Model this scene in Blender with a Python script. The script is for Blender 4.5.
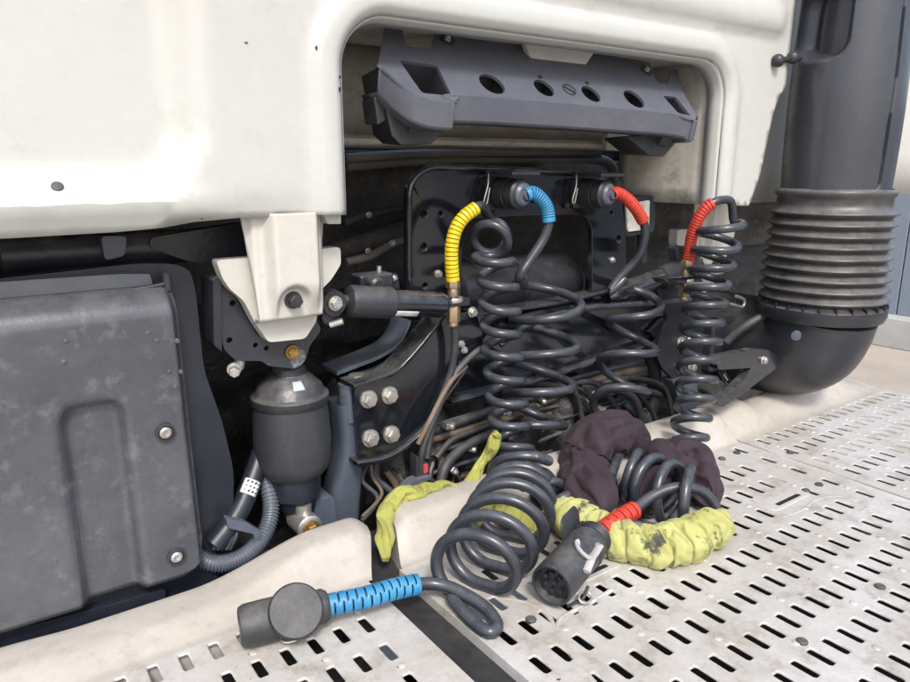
import bpy, bmesh, math, random
from math import sin, cos, tan, pi, radians, sqrt, atan2, exp
from mathutils import Vector, Matrix, noise
from mathutils.geometry import delaunay_2d_cdt
random.seed(7)
scene = bpy.context.scene
for o in list(bpy.data.objects): bpy.data.objects.remove(o)
col = scene.collection

# ---------------------------------------------------------------- camera, light, exposure
# world: X along the cab's rear wall, Y towards the cab, Z up from the walkway surface (ground 1 m below)
FPX, CAM, YAW, PITCH = 717.0, Vector((0, 0, .55)), radians(35.5), radians(13.8)
FW = Vector((sin(YAW)*cos(PITCH), cos(YAW)*cos(PITCH), -sin(PITCH)))
RT = Vector((cos(YAW), -sin(YAW), 0)); UP = RT.cross(FW)
cd = bpy.data.cameras.new('camera'); cam = bpy.data.objects.new('camera', cd); col.objects.link(cam)
cd.sensor_width = 36; cd.lens = FPX/910*36; cd.clip_start = .02; cd.clip_end = 500
cam.matrix_world = Matrix.Translation(CAM) @ Matrix((RT, UP, -FW)).transposed().to_4x4()
scene.camera = cam
SUN_EL, SUN_AZ = radians(48), radians(205)      # azimuth clockwise from +Y
w = bpy.data.worlds.new('World'); scene.world = w; w.use_nodes = True
nt = w.node_tree; bg = nt.nodes['Background']
sk = nt.nodes.new('ShaderNodeTexSky'); sk.sky_type = 'NISHITA'; sk.sun_disc = False
sk.sun_elevation = SUN_EL; sk.sun_rotation = SUN_AZ; sk.air_density = 1.0; sk.dust_density = 3.5; sk.ozone_density = 1.0
nt.links.new(sk.outputs[0], bg.inputs[0]); bg.inputs[1].default_value = .15
sl = bpy.data.lights.new('sun', 'SUN'); sl.energy = 1.5; sl.angle = radians(11); sl.color = (1, .995, .98)
so = bpy.data.objects.new('sun', sl); col.objects.link(so); so.location = (-2, -4, 6)
sd = Vector((sin(SUN_AZ)*cos(SUN_EL), cos(SUN_AZ)*cos(SUN_EL), sin(SUN_EL)))
so.rotation_euler = sd.to_track_quat('Z', 'Y').to_euler()
scene.view_settings.view_transform = 'Standard'; scene.view_settings.look = 'None'
scene.view_settings.gamma = 1; scene.view_settings.use_curve_mapping = False
scene.view_settings.exposure = 0.84
scene.render.engine = 'CYCLES'; scene.cycles.max_bounces = 8

# ---------------------------------------------------------------- measuring: a sighting in the 910 px photograph meets a known plane of the truck
def ray(x, y): return FW*FPX + RT*(x-455) - UP*(y-341)
def at(x, y, Y=None, Z=None, X=None):
    d = ray(x, y)
    t = (Y-CAM.y)/d.y if Y is not None else (Z-CAM.z)/d.z if Z is not None else (X-CAM.x)/d.x
    return CAM + d*t
def onp(x, y, p0, n):
    d = ray(x, y); return CAM + d*((p0-CAM).dot(n)/d.dot(n))

# ---------------------------------------------------------------- materials
def mat(name, c, rough=.5, metal=0, c2=None, sc=8, mix=.5, bump=0, bsc=60, c3=None, sc3=30, thr=(.55, .75), coat=0, stretch=None, sheen=0, rvar=.0, lo=.35, hi=.68, speck=0, spc=(.12, .10, .08), dust=0, dcol=(.24, .23, .215), tone=.12):
    m = bpy.data.materials.new(name); m.use_nodes = True
    t = m.node_tree; N = t.nodes; L = t.links; b = N['Principled BSDF']
    b.inputs['Base Color'].default_value = (*c, 1); b.inputs['Roughness'].default_value = rough; b.inputs['Metallic'].default_value = metal
    if coat: b.inputs['Coat Weight'].default_value = coat; b.inputs['Coat Roughness'].default_value = .12
    if sheen: b.inputs['Sheen Weight'].default_value = sheen; b.inputs['Sheen Roughness'].default_value = .5
    tc = N.new('ShaderNodeTexCoord'); src = tc.outputs['Object']
    if stretch:
        mp = N.new('ShaderNodeMapping'); mp.inputs['Scale'].default_value = stretch; L.new(src, mp.inputs[0]); src = mp.outputs[0]
    def nz(scale, det=6, ro=.6):
        n = N.new('ShaderNodeTexNoise'); n.inputs['Scale'].default_value = scale; n.inputs['Detail'].default_value = det; n.inputs['Roughness'].default_value = ro
        L.new(src, n.inputs['Vector']); return n.outputs['Fac']
    def ramp(f, a, b_):
        r = N.new('ShaderNodeMapRange'); r.inputs[1].default_value = a; r.inputs[2].default_value = b_; r.clamp = True
        L.new(f, r.inputs[0]); return r.outputs[0]
    out = None
    if c2:
        mx = N.new('ShaderNodeMix'); mx.data_type = 'RGBA'; f = ramp(nz(sc), lo, hi)
        ml = N.new('ShaderNodeMath'); ml.operation = 'MULTIPLY'; ml.inputs[1].default_value = mix*2 if mix < .5 else 1; L.new(f, ml.inputs[0])
        L.new(ml.outputs[0], mx.inputs[0]); mx.inputs[6].default_value = (*c, 1); mx.inputs[7].default_value = (*c2, 1); out = mx.outputs[2]
        if rvar:
            r = N.new('ShaderNodeMapRange'); r.inputs[3].default_value = rough-rvar; r.inputs[4].default_value = rough+rvar; L.new(f, r.inputs[0]); L.new(r.outputs[0], b.inputs['Roughness'])
    if c3:
        mx = N.new('ShaderNodeMix'); mx.data_type = 'RGBA'; L.new(ramp(nz(sc3, 8, .7), *thr), mx.inputs[0])
        if out: L.new(out, mx.inputs[6])
        else: mx.inputs[6].default_value = (*c, 1)
        mx.inputs[7].default_value = (*c3, 1); out = mx.outputs[2]
    if tone:
        tn_ = N.new('ShaderNodeMapRange'); tn_.inputs[1].default_value = .3; tn_.inputs[2].default_value = .7; tn_.inputs[3].default_value = 1-tone; tn_.inputs[4].default_value = 1+tone*.6; L.new(nz(55, 8, .75), tn_.inputs[0])
        vm = N.new('ShaderNodeVectorMath'); vm.operation = 'SCALE'; L.new(tn_.outputs[0], vm.inputs['Scale'])
        if out: L.new(out, vm.inputs[0])
        else: vm.inputs[0].default_value = c
        out = vm.outputs[0]
    def over(fac, colr):
        mx = N.new('ShaderNodeMix'); mx.data_type = 'RGBA'; L.new(fac, mx.inputs[0]); L.new(out, mx.inputs[6]); mx.inputs[7].default_value = (*colr, 1); return mx.outputs[2]
    if speck:
        f = ramp(nz(190, 3, .6), .66, .74); g_ = ramp(nz(9, 3, .5), .42, .66); ml = N.new('ShaderNodeMath'); ml.operation = 'MULTIPLY'; L.new(f, ml.inputs[0]); L.new(g_, ml.inputs[1])
        m2 = N.new('ShaderNodeMath'); m2.operation = 'MULTIPLY'; m2.inputs[1].default_value = speck; L.new(ml.outputs[0], m2.inputs[0]); out = over(m2.outputs[0], spc)
    if dust:
        ge = N.new('ShaderNodeNewGeometry'); sx = N.new('ShaderNodeSeparateXYZ'); L.new(ge.outputs['Normal'], sx.inputs[0]); up_ = ramp(sx.outputs[2], .1, 1.0)
        f = ramp(nz(30, 8, .75), .32, .72); ml = N.new('ShaderNodeMath'); ml.operation = 'MULTIPLY'; L.new(f, ml.inputs[0]); L.new(up_, ml.inputs[1])
        m2 = N.new('ShaderNodeMath'); m2.operation = 'MULTIPLY'; m2.inputs[1].default_value = dust; L.new(ml.outputs[0], m2.inputs[0]); out = over(m2.outputs[0], dcol)
    if out: L.new(out, b.inputs['Base Color'])
    if bump:
        bp = N.new('ShaderNodeBump'); bp.inputs['Strength'].default_value = bump; bp.inputs['Distance'].default_value = .002 if bsc > 150 else .004
        L.new(nz(bsc), bp.inputs['Height']); L.new(bp.outputs[0], b.inputs['Normal'])
    return m
M = {}
M['cream'] = mat('cream_paint', (.46, .466, .442), .46, c2=(.435, .433, .402), sc=3, c3=(.36, .345, .30), sc3=14, thr=(.57, .85), coat=.06, tone=.04, speck=.3, spc=(.22, .2, .17))
M['cream_dirty'] = mat('dirty_cream_paint', (.56, .54, .49), .6, c2=(.44, .41, .36), sc=6, c3=(.20, .175, .14), sc3=22, thr=(.53, .8), bump=.15, speck=.8, tone=.15)
M['cream_mount'] = mat('mount_paint', (.48, .47, .43), .4, c2=(.47, .45, .395), sc=9, c3=(.26, .22, .17), sc3=25, thr=(.6, .8), coat=.25, speck=.6, tone=.08)
M['deck'] = mat('worn_aluminium_tread', (.55, .537, .512), .42, .1, c2=(.42, .39, .345), sc=6, c3=(.25, .215, .17), sc3=24, thr=(.52, .82), bump=.3, bsc=160, rvar=.1, speck=.75, tone=.14)
M['ledge'] = mat('cast_walkway_edge', (.45, .42, .375), .5, 0, c2=(.395, .36, .315), sc=7, c3=(.34, .30, .25), sc3=40, thr=(.52, .80), bump=.12, bsc=260, speck=.8, spc=(.2, .16, .12), tone=.1)
M['plastic'] = mat('grey_black_plastic', (.017, .019, .024), .34, c2=(.034, .036, .042), sc=5, c3=(.13, .13, .13), sc3=30, thr=(.66, .9), bump=.12, bsc=500, rvar=.08, dust=.5)
M['rack'] = mat('slate_plastic', (.082, .089, .112), .36, c2=(.105, .11, .13), sc=9, c3=(.24, .24, .25), sc3=40, thr=(.66, .9), bump=.15, bsc=700, speck=.4, spc=(.3, .29, .28))
M['cover'] = mat('weathered_cover_plastic', (.082, .086, .097), .27, c2=(.045, .048, .057), sc=6, c3=(.17, .167, .165), sc3=40, thr=(.54, .84), bump=.2, bsc=160, rvar=.1, coat=.25, speck=.8, spc=(.16, .12, .09), tone=.16, dust=.5)
M['cover_dark'] = mat('cover_body_plastic', (.010, .013, .021), .40, c2=(.02, .024, .034), sc=7, bump=.1, bsc=300)
M['navy'] = mat('black_chassis_paint', (.006, .0075, .011), .13, c2=(.011, .0125, .017), sc=7, c3=(.07, .07, .07), sc3=24, thr=(.64, .9), coat=.5, rvar=.1, dust=.55, speck=.6, spc=(.12, .12, .12))
M['navy_dull'] = mat('dusty_chassis_paint', (.012, .014, .020), .36, c2=(.028, .03, .036), sc=9, c3=(.09, .085, .075), sc3=30, thr=(.58, .85), bump=.2, bsc=120, dust=.7, speck=.6, spc=(.15, .14, .13))
M['greyarm'] = mat('grey_steel_arm', (.065, .082, .115), .38, c2=(.095, .11, .135), sc=8, c3=(.22, .22, .22), sc3=30, thr=(.62, .85), dust=.4, speck=.6, tone=.15)
M['rubber'] = mat('cable_rubber', (.022, .026, .034), .27, c2=(.04, .044, .055), sc=14, c3=(.13, .13, .13), sc3=50, thr=(.64, .85), bump=.08, bsc=300, dust=.45, dcol=(.20, .205, .215), tone=.25)
M['rubber_dull'] = mat('dull_rubber', (.022, .023, .027), .55, c2=(.045, .046, .05), sc=14, bump=.2, bsc=260, dust=.5, tone=.25)
M['bellow'] = mat('air_spring_rubber', (.026, .028, .034), .45, c2=(.042, .044, .05), sc=6, bump=.35, bsc=420, stretch=(1, 1, .35), dust=.5, tone=.2)
M['zinc'] = mat('zinc_bolt', (.55, .55, .53), .38, .75, c2=(.40, .37, .32), sc=60, bump=.1)
M['gold'] = mat('yellow_zinc_bolt', (.45, .28, .09), .42, .8, c2=(.25, .16, .07), sc=70)
M['brass'] = mat('brass', (.45, .33, .19), .42, .8, c2=(.30, .25, .18), sc=50, c3=(.12, .1, .08), sc3=60)
M['yellow'] = mat('yellow_sleeve', (.70, .52, .012), .38, c2=(.60, .43, .01), sc=40, tone=.15, speck=.6)
M['blue'] = mat('blue_sleeve', (.025, .19, .40), .42, c2=(.05, .26, .45), sc=30, c3=(.03, .05, .07), sc3=60, thr=(.6, .8), tone=.25, speck=.8)
M['red'] = mat('red_sleeve', (.60, .055, .03), .42, c2=(.48, .04, .025), sc=40, c3=(.12, .03, .02), sc3=70, thr=(.64, .85), tone=.2)
M['black'] = mat('black_plastic_fitting', (.02, .021, .025), .45, c2=(.04, .042, .048), sc=20, bump=.1, bsc=300)
M['hole'] = mat('shade_and_chip_black', (.010, .010, .012), .8)  # near-black painted as shade in slots and notches; also colours paint chips
M['alu'] = mat('bright_aluminium', (.48, .47, .46), .5, .35, c2=(.5, .49, .47), sc=60)
M['label'] = mat('white_label', (.72, .74, .74), .5, c2=(.6, .6, .6), sc=60)
M['labelprint'] = mat('label_print', (.08, .08, .09), .6)
M['labelblue'] = mat('pale_blue_label', (.45, .58, .66), .5)
M['purple'] = mat('purple_cloth', (.020, .009, .015), .8, c2=(.034, .017, .025), sc=12, bump=.35, bsc=500, sheen=.04, tone=.2)
M['lime'] = mat('lime_cloth', (.34, .34, .075), .8, c2=(.23, .23, .05), sc=14, bump=.4, bsc=300, sheen=.1, speck=.6, tone=.2)
M['limestain'] = mat('soiled_lime_cloth', (.43, .43, .165), .8, c2=(.33, .325, .09), sc=14, c3=(.05, .05, .035), sc3=21, thr=(.56, .63), bump=.4, bsc=300, sheen=.12, speck=.7, tone=.15)
M['brown'] = mat('dusty_insulation', (.055, .052, .052), .8, c2=(.10, .09, .082), sc=14, c3=(.2, .18, .16), sc3=60, thr=(.56, .8), bump=.7, bsc=90, tone=.3)
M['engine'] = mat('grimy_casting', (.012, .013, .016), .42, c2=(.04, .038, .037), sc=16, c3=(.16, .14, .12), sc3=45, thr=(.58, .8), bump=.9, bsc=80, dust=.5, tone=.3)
M['duct'] = mat('air_duct_plastic', (.042, .045, .055), .28, c2=(.055, .058, .068), sc=4, c3=(.18, .18, .19), sc3=40, thr=(.7, .9), bump=.04, bsc=300, stretch=(1, 1, .5), rvar=.06, speck=.3, spc=(.2, .2, .2), tone=.12)
M['fold'] = mat('duct_bellows_rubber', (.030, .030, .034), .42, c2=(.09, .084, .078), sc=9, bump=.1, bsc=160, dust=.75, tone=.2)
M['lens'] = mat('lamp_lens', (.7, .7, .68), .3, c2=(.45, .42, .36), sc=60, bump=.5, bsc=130)
M['pave'] = mat('pale_paving', (.40, .345, .285), .85, c2=(.34, .29, .24), sc=2, c3=(.28, .25, .21), sc3=12, bump=.2)
M['wallblue'] = mat('blue_grey_panel', (.20, .235, .28), .6, c2=(.18, .21, .25), sc=2)
M['kerb'] = mat('pale_concrete', (.42, .42, .40), .8, c2=(.33, .33, .31), sc=3, bump=.2)
M['bar'] = mat('dusty_bar', (.17, .16, .145), .55, c2=(.10, .095, .085), sc=9)
M['stained'] = mat('water_marked_black_paint', (.014, .017, .025), .3, c2=(.03, .033, .042), sc=8, c3=(.30, .31, .33), sc3=20, thr=(.60, .72), coat=.4)
M['lid'] = mat('lid_highlight_grey', (.15, .16, .18), .35, c2=(.12, .13, .15), sc=12, tone=.1, speck=.5)  # grey lightened to carry a highlight, as the strip lies in shade
M['corner'] = mat('shaded_corner_paint', (.50, .495, .46), .7, c2=(.44, .43, .39), sc=4, speck=.4, tone=.06)
M['gap'] = mat('gap_shade_rubber', (.010, .011, .013), .5, c2=(.02, .02, .022), sc=20, dust=.15)  # rubber darkened so the strip takes the shade of an open gap
M['rust'] = mat('brown_sheath', (.11, .075, .05), .7, c2=(.17, .13, .1), sc=30)
M['pink'] = mat('red_plug_insert', (.5, .06, .08), .5)

# ---------------------------------------------------------------- mesh helpers
ORIG = {}
def V(*a): return Vector(a)
def frame(d):
    d = d.normalized(); a = Vector((0, 0, 1)) if abs(d.z) < .9 else Vector((1, 0, 0))
    u = a.cross(d).normalized(); return u, d.cross(u)
def cat(pts, n=6, closed=False):
    P = [Vector(p) for p in pts]; out = []
    if len(P) < 3:
        return [P[0].lerp(P[1], i/n) for i in range(n+1)]
    for i in range(len(P)-1):
        p0 = P[max(i-1, 0)]; p1 = P[i]; p2 = P[i+1]; p3 = P[min(i+2, len(P)-1)]
        for k in range(n):
            t = k/n; out.append(.5*((2*p1)+(-p0+p2)*t+(2*p0-5*p1+4*p2-p3)*t*t+(-p0+3*p1-3*p2+p3)*t**3))
    out.append(P[-1]); return out
def frames(pts):
    T = []
    for i in range(len(pts)): T.append((pts[min(i+1, len(pts)-1)]-pts[max(i-1, 0)]).normalized())
    u, v = frame(T[0]); F = [(T[0], u, v)]
    for i in range(1, len(pts)):
        u = u-T[i]*u.dot(T[i]); u.normalize(); F.append((T[i], u, T[i].cross(u)))
    return F
class MB:
    def __init__(s): s.v = []; s.f = []
    def add(s, vs, fs):
        b = len(s.v); s.v += [Vector(p) for p in vs]; s.f += [tuple(i+b for i in f) for f in fs]; return s
    def box(s, c, size, R=None):
        c = Vector(c); vs = []
        for i in range(8):
            p = Vector(((i & 1)-.5, ((i >> 1) & 1)-.5, ((i >> 2) & 1)-.5)); p = Vector((p.x*size[0], p.y*size[1], p.z*size[2]))
            vs.append(c+(R @ p if R else p))
        return s.add(vs, [(0, 2, 3, 1), (4, 5, 7, 6), (0, 1, 5, 4), (2, 6, 7, 3), (0, 4, 6, 2), (1, 3, 7, 5)])
    def prism(s, pts, vec):
        n = len(pts); vec = Vector(vec); P = [Vector(p) for p in pts]
        nr = Vector((0, 0, 0))
        for i in range(n): nr += P[i].cross(P[(i+1) % n])
        if nr.dot(vec) > 0: P.reverse()
        return s.add(P+[p+vec for p in P], [tuple(range(n)), tuple(range(2*n-1, n-1, -1))]+[(i, i+n, (i+1) % n+n, (i+1) % n) for i in range(n)])
    def tube(s, pts, r, n=10, cap=True, sq=1):
        F = frames(pts); vs = []; fs = []
        for i, p in enumerate(pts):
            rr = r[i] if isinstance(r, (list, tuple)) else r
            for k in range(n):
                a = 2*pi*k/n; vs.append(p+(F[i][1]*cos(a)+F[i][2]*sin(a)*sq)*rr)
        for i in range(len(pts)-1):
            for k in range(n):
                a = i*n+k; b = i*n+(k+1) % n; fs.append((a, b, b+n, a+n))
        if cap: fs += [tuple(range(n-1, -1, -1)), tuple(range(len(pts)*n-n, len(pts)*n))]
        return s.add(vs, fs)
    def lathe(s, prof, p0, d, n=32, cap=True, ph=0):
        p0 = Vector(p0); d = Vector(d).normalized(); u, v = frame(d); vs = []; fs = []
        for t, r in prof:
            for k in range(n):
                a = 2*pi*k/n+ph; vs.append(p0+d*t+(u*cos(a)+v*sin(a))*max(r, .0001))
        for i in range(len(prof)-1):
            for k in range(n):
                a = i*n+k; b = i*n+(k+1) % n; fs.append((a, b, b+n, a+n))
        if cap: fs += [tuple(range(n-1, -1, -1)), tuple(range(len(prof)*n-n, len(prof)*n))]
        return s.add(vs, fs)
    def grid(s, nu, nv, fn, cu=False):
        vs = [Vector(fn(i/(nu if cu else nu-1), j/(nv-1))) for j in range(nv) for i in range(nu)]
        fs = []
        for j in range(nv-1):
            for i in range(nu if cu else nu-1):
                a = j*nu+i; b = j*nu+(i+1) % nu; fs.append((a, b, b+nu, a+nu))
        return s.add(vs, fs)
    def obj(s, name, m, parent=None, bevel=0, solid=0, angle=38, off=-1, seg=2, recalc=True):
        if parent: o0 = ORIG[parent.name]
        else:
            lo = Vector((min(p[i] for p in s.v) for i in range(3))); hi = Vector((max(p[i] for p in s.v) for i in range(3)))
            o0 = Vector(((lo.x+hi.x)/2, (lo.y+hi.y)/2, lo.z))
        me = bpy.data.meshes.new(name); me.from_pydata([p-o0 for p in s.v], [], s.f); me.update()
        bm = bmesh.new(); bm.from_mesh(me)
        if recalc: bmesh.ops.recalc_face_normals(bm, faces=bm.faces)
        th = radians(angle)
        for e in bm.edges:
            e.smooth = not (len(e.link_faces) == 2 and e.calc_face_angle(0) > th)
        for f in bm.faces: f.smooth = True
        bm.to_mesh(me); bm.free()
        me.materials.append(M[m] if isinstance(m, str) else m)
        o = bpy.data.objects.new(name, me); col.objects.link(o)
        if parent: o.parent = parent
        else: o.location = o0
        ORIG[o.name] = o0
        if solid:
            q = o.modifiers.new('thickness', 'SOLIDIFY'); q.thickness = solid; q.offset = off
        if bevel:
            q = o.modifiers.new('soft_edges', 'BEVEL'); q.width = bevel; q.segments = seg; q.limit_method = 'ANGLE'; q.angle_limit = radians(40); q.harden_normals = True
        return o
def tag(o, label, cat_, group=None, kind=None):
    if label: o['label'] = label
    if cat_: o['category'] = cat_
    if group: o['group'] = group
    if kind: o['kind'] = kind
    return o
def thing(name, loc, label, cat_, group=None):
    o = bpy.data.objects.new(name, None); col.objects.link(o); o.location = loc; o.empty_display_size = .03
    ORIG[o.name] = Vector(loc); return tag(o, label, cat_, group)
def inside(p, poly):
    c = False; n = len(poly); j = n-1
    for i in range(n):
        a = poly[i]; b = poly[j]
        if (a[1] > p[1]) != (b[1] > p[1]) and p[0] < (b[0]-a[0])*(p[1]-a[1])/(b[1]-a[1])+a[0]: c = not c
        j = i
    return c
def plate2d(outer, holes=(), extra=()):
    """triangles of a 2-D outline with holes (and extra inner points)"""
    vs = []; es = []
    for loop in [outer]+list(holes):
        b = len(vs); n = len(loop); vs += [Vector(p) for p in loop]; es += [(b+i, b+(i+1) % n) for i in range(n)]
    vs += [Vector(p) for p in extra]
    ov, oe, of, *_ = delaunay_2d_cdt(vs, es, [], 0, 1e-6)
    fs = []
    for f in of:
        c = sum((ov[i] for i in f), Vector((0, 0)))/len(f)
        if inside(c, outer) and not any(inside(c, h) for h in holes): fs.append(tuple(f))
    return ov, fs
def plate(mb, outer, holes, o, ex, ey, th):
    """solid plate, outline in (ex, ey) at o; th = thickness vector"""
    ov, fs = plate2d(outer, holes); n = len(ov); th = Vector(th)
    A = [o+ex*p.x+ey*p.y for p in ov]; nr = ex.cross(ey)
    flip = nr.dot(th) > 0
    f1 = [tuple(reversed(f)) if flip else f for f in fs]
    f2 = [tuple(i+n for i in reversed(f)) for f in f1]
    from collections import Counter
    ec = {}
    for f in f1:
        for i in range(len(f)): ec[(f[i], f[(i+1) % len(f)])] = 1
    side = [(b, a, a+n, b+n) for (a, b) in ec if (b, a) not in ec]
    mb.add(A+[p+th for p in A], f1+f2+side); return mb
def rrect(x0, x1, y0, y1, r, n=6):
    r = r if isinstance(r, (list, tuple)) else [r]*4; out = []
    for (cx, cy, a0, rr) in ((x1-r[0], y0+r[0], -pi/2, r[0]), (x1-r[1], y1-r[1], 0, r[1]), (x0+r[2], y1-r[2], pi/2, r[2]), (x0+r[3], y0+r[3], pi, r[3])):
        for k in range(n+1):
            a = a0+pi/2*k/n; out.append((cx+rr*cos(a), cy+rr*sin(a)))
    return out
def circ(x, y, r, n=14, ry=None): return [(x+r*cos(2*pi*k/n), y+(ry or r)*sin(2*pi*k/n)) for k in range(n)]
def sm(a, b, x):
    t = min(1, max(0, (x-a)/(b-a))); return t*t*(3-2*t)
def rnd2(pts, r=.01, n=4):
    """round the corners of a 2-D outline"""
    out = []; N_ = len(pts)
    for i in range(N_):
        a, b, c = (Vector(pts[i-1]), Vector(pts[i]), Vector(pts[(i+1) % N_]))
        rr = min(r, (a-b).length*.45, (c-b).length*.45); p = b+(a-b).normalized()*rr; q = b+(c-b).normalized()*rr
        for k in range(n+1):
            t = k/n; out.append(tuple((p*(1-t)**2+b*2*t*(1-t)+q*t*t)))
    return out
def pxo(pts, Y): return [(lambda p: (p.x, p.z))(at(x, y, Y=Y)) for x, y in pts]
EX, EZ, O0 = Vector((1, 0, 0)), Vector((0, 0, 1)), Vector((0, 0, 0))
def yplate(name, m, pts, Y, th, parent=None, holes=(), r=.008, bevel=.0015, world=False):
    """upright plate facing the walkway: outline sighted on plane Y, thickness going back"""
    o2 = pts if world else pxo(pts, Y)
    if r: o2 = rnd2(o2, r)
    mb = MB(); plate(mb, o2, holes, Vector((0, Y, 0)), EX, EZ, (0, th, 0)); return mb.obj(name, m, parent, bevel=bevel)
BOLT = {}
def bolt(parent, p, d=(0, -1, 0), r=.008, m='zinc', name='bolt', h=None):
    h = h or r*.8; d = Vector(d).normalized(); key = (round(r, 4), m, round(h, 4))
    if key not in BOLT:
        mb = MB(); mb.lathe([(0, r*1.0), (r*.22, r*1.0), (r*.3, r*.94)], O0, EZ, 20)
        mb.lathe([(r*.28, r*.78), (h, r*.78), (h+r*.12, r*.66)], O0, EZ, 6)
        mb.lathe([(h+r*.08, r*.45), (h+r*.2, r*.4)], O0, EZ, 12)
        o = mb.obj('bolt_master', m, None); BOLT[key] = o.data; z0 = o.location.z
        for v in o.data.vertices: v.co.z += z0
        bpy.data.objects.remove(o)
    o = bpy.data.objects.new(name, BOLT[key]); col.objects.link(o); o.parent = parent
    o.location = Vector(p)-ORIG[parent.name]; q = d.to_track_quat('Z', 'Y'); o.rotation_mode = 'QUATERNION'; o.rotation_quaternion = q @ Matrix.Rotation(random.random()*2, 3, 'Z').to_quaternion()
    ORIG[o.name] = ORIG[parent.name]
    return o
def helix(axis, R, turns, ph=0, hand=1, per=14, sq=1):
    """control points of a coil round a curved axis; R number or list along the axis"""
    A = cat(axis, 16); L = [0]
    for i in range(1, len(A)): L.append(L[-1]+(A[i]-A[i-1]).length)
    F = frames(A); n = int(turns*per); out = []
    for k in range(n+1):
        s = L[-1]*k/n; i = 0
        while i < len(A)-2 and L[i+1] < s: i += 1
        t = (s-L[i])/max(1e-9, L[i+1]-L[i]); c = A[i].lerp(A[i+1], t)
        u = F[i][1].lerp(F[i+1][1], t); v = F[i][2].lerp(F[i+1][2], t)
        if isinstance(R, (list, tuple)):
            q = k/n*(len(R)-1); j = min(int(q), len(R)-2); rr = R[j]+(R[j+1]-R[j])*(q-j)
        else: rr = R
        rr *= 1+.07*noise.noise((k*.09, rr*40, 3.1))
        a = ph+hand*2*pi*turns*k/n; out.append(c+(u*cos(a)+v*sin(a)*sq)*rr)
    return out
def sleeve(name, m, pts, r, parent, period=4, width=.62, twist=0, zig=False, n=20, ang0=0, solid=.0012, slit=1):
    """slit bend-protection sleeve round a cable: a tube with cross slits cut out"""
    P = cat(pts, 10); L = sum((P[i+1]-P[i]).length for i in range(len(P)-1)); step = .0011
    nn = max(8, int(L/step)); Q = []; acc = [0]
    for i in range(1, len(P)): acc.append(acc[-1]+(P[i]-P[i-1]).length)
    j = 0
    for k in range(nn+1):
        s_ = L*k/nn
        while j < len(P)-2 and acc[j+1] < s_: j += 1
        Q.append(P[j].lerp(P[j+1], (s_-acc[j])/max(1e-9, acc[j+1]-acc[j])))
    F = frames(Q); vs = []; fs = []
    for i, p in enumerate(Q):
        for k in range(n):
            a = 2*pi*k/n; vs.append(p+(F[i][1]*cos(a)+F[i][2]*sin(a))*r)
    edge = 5
    for i in range(len(Q)-1):
        sl_ = edge <= i < len(Q)-1-edge and i % period < slit
        for k in range(n):
            a = (2*pi*k/n-ang0-(pi if zig and (i//period) % 2 else 0)+twist*i) % (2*pi)
            if sl_ and a < 2*pi*width: continue
            q = i*n+k; b = i*n+(k+1) % n; fs.append((q, b, b+n, q+n))
    return MB().add(vs, fs).obj(name, m, parent, solid=solid, off=1)

# ---------------------------------------------------------------- setting: ground and the wall far beyond the deck
g = MB(); g.grid(2, 2, lambda u, v: (-60+u*120, -60+v*120, -1.0)); tag(g.obj('ground', 'pave'), None, None, kind='structure')

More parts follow.
